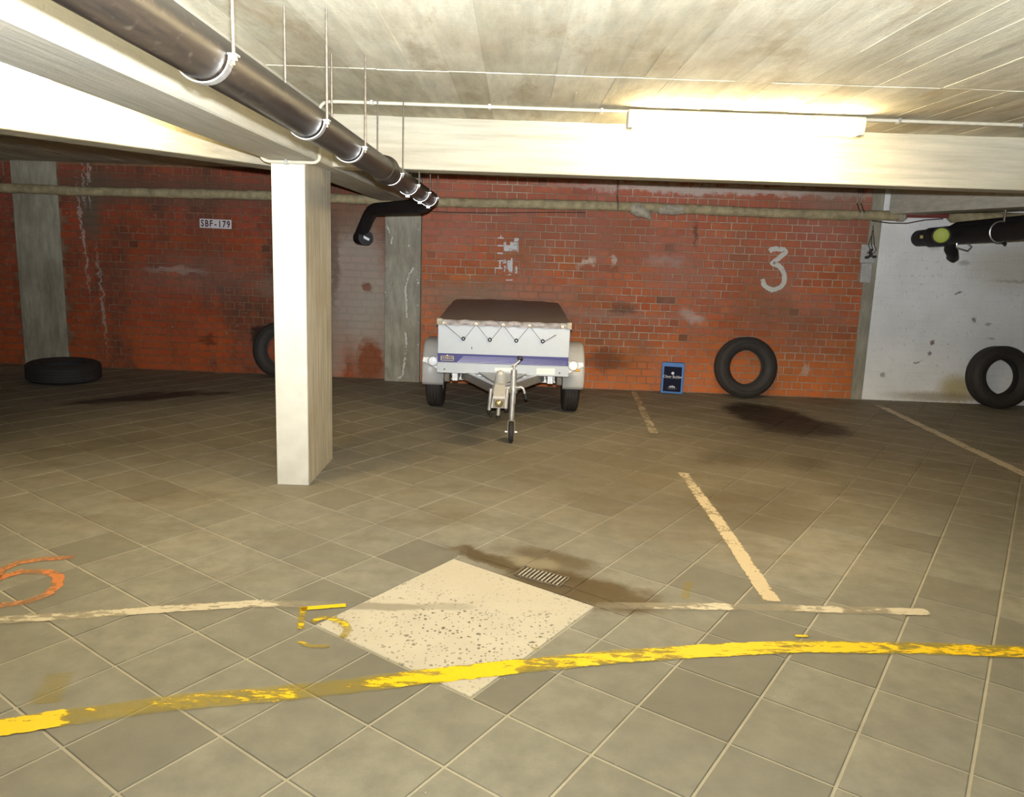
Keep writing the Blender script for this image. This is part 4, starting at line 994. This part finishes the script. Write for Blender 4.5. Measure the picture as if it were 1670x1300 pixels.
B('jockey_tyre', M_RUBD, lambda m: m.lathe([(.03, -.018), (.068, -.019), (.080, -.012), (.083, 0), (.080, .012), (.068, .019), (.03, .018)], axes((JX - .006, JY - .015, .0835), (0, 1, 0), ZV, (1, 0, 0)), 28, True), jk)
# wheels
WY, WR = 6.86, .272
for s_ in (-1, 1):
    wx = TX + s_ * .616
    wh = bpy.data.objects.new('wheel', None); COL.objects.link(wh); wh.parent = t; wh.location = Vector((wx, WY, WR)) - t.location; 
    ax = axes((wx, WY, WR), (0, 1, 0), ZV, (1, 0, 0)); h = .074; R = WR; rb = .155
    prof = [(rb, -h * .8), (rb + .03, -h), (R - .03, -h * .98), (R - .010, -h * .86), (R - .002, -h * .74)]
    for k in range(4): z0 = -h * .68 + k * h * .35; prof += [(R, z0), (R, z0 + h * .26), (R - .008, z0 + h * .27), (R - .008, z0 + h * .34)]
    prof += [(R - .002, h * .74), (R - .010, h * .86), (R - .03, h * .98), (rb + .03, h), (rb, h * .8)]
    mb = MB(); mb.lathe(prof, ax, 48, True); build(mb, 'wheel_tyre', M_RUB, wh)
    mb = MB(); mb.lathe([(0, -.02), (.05, -.03), (.10, .0), (.14, -.02), (rb + .003, -.058), (rb + .003, .058), (.14, .02), (.1, .02), (0, .02)], ax, 32); build(mb, 'rim', M_GUARD, wh)
    # mudguard: arch profile swept across the wheel with rounded outer shoulder
    prof = [(6.535, .255), (6.522, .29), (6.518, .40), (6.528, .435), (6.565, .50), (6.615, .565), (6.665, .607), (6.72, .628), (6.79, .636), (6.96, .634), (7.05, .62), (7.12, .585), (7.16, .53), (7.175, .46), (7.18, .255)]
    cw = [(-.092, 0), (.075, 0), (.089, .005), (.097, .015), (.100, .03), (.100, .07)]
    vs = []; F = []; n = len(cw)
    cyy, czz = WY, .40
    for (y, z) in prof:
        dv = Vector((0, cyy - y, (czz - z) if z > .45 else 0)); dv.normalize()
        for (xo, ins) in cw: vs.append(Vector((wx + s_ * xo, y, z)) + dv * ins)
    for i in range(len(prof) - 1):
        for k in range(n - 1): F.append((i*n+k, i*n+k+1, (i+1)*n+k+1, (i+1)*n+k))
    mb = MB(); mb.add(vs, F, True); gd_ = build(mb, 'mudguard', M_GUARD, t)
    so = gd_.modifiers.new('thickness', 'SOLIDIFY'); so.thickness = .005
    # marker lamp on a bracket under the body corner
    lx = TX + s_ * .592; ly = Y0 + .10
    br = B('marker_bracket', M_ALU, lambda m: m.prism([(TX + s_ * .50, .425), (TX + s_ * .545, .425), (TX + s_ * .64, .478), (TX + s_ * .68, .492), (TX + s_ * .675, .528), (TX + s_ * .545, .535), (TX + s_ * .50, .52)], .018, axes((0, ly + .03, 0), (1, 0, 0), ZV, (0, -1, 0))))
    mtl = axes((lx, ly + .012, .500), (1, 0, 0), ZV, (0, -1, 0))
    B('lamp_housing', M_GUARD, lambda m: m.lathe([(0, 0), (.042, 0), (.044, .010), (.040, .018), (0, .018)], mtl, 28), br)
    B('reflector_lens', M_LENS, lambda m: m.lathe([(.0385, .018), (.036, .024), (.025, .029), (.012, .031), (0, .0315)], mtl, 28), br)
    if s_ > 0: B('amber_marker', M_AMBER, lambda m: m.rbox(lx + .01, lx + .06, ly + .01, ly + .02, .452, .468, .004), br)
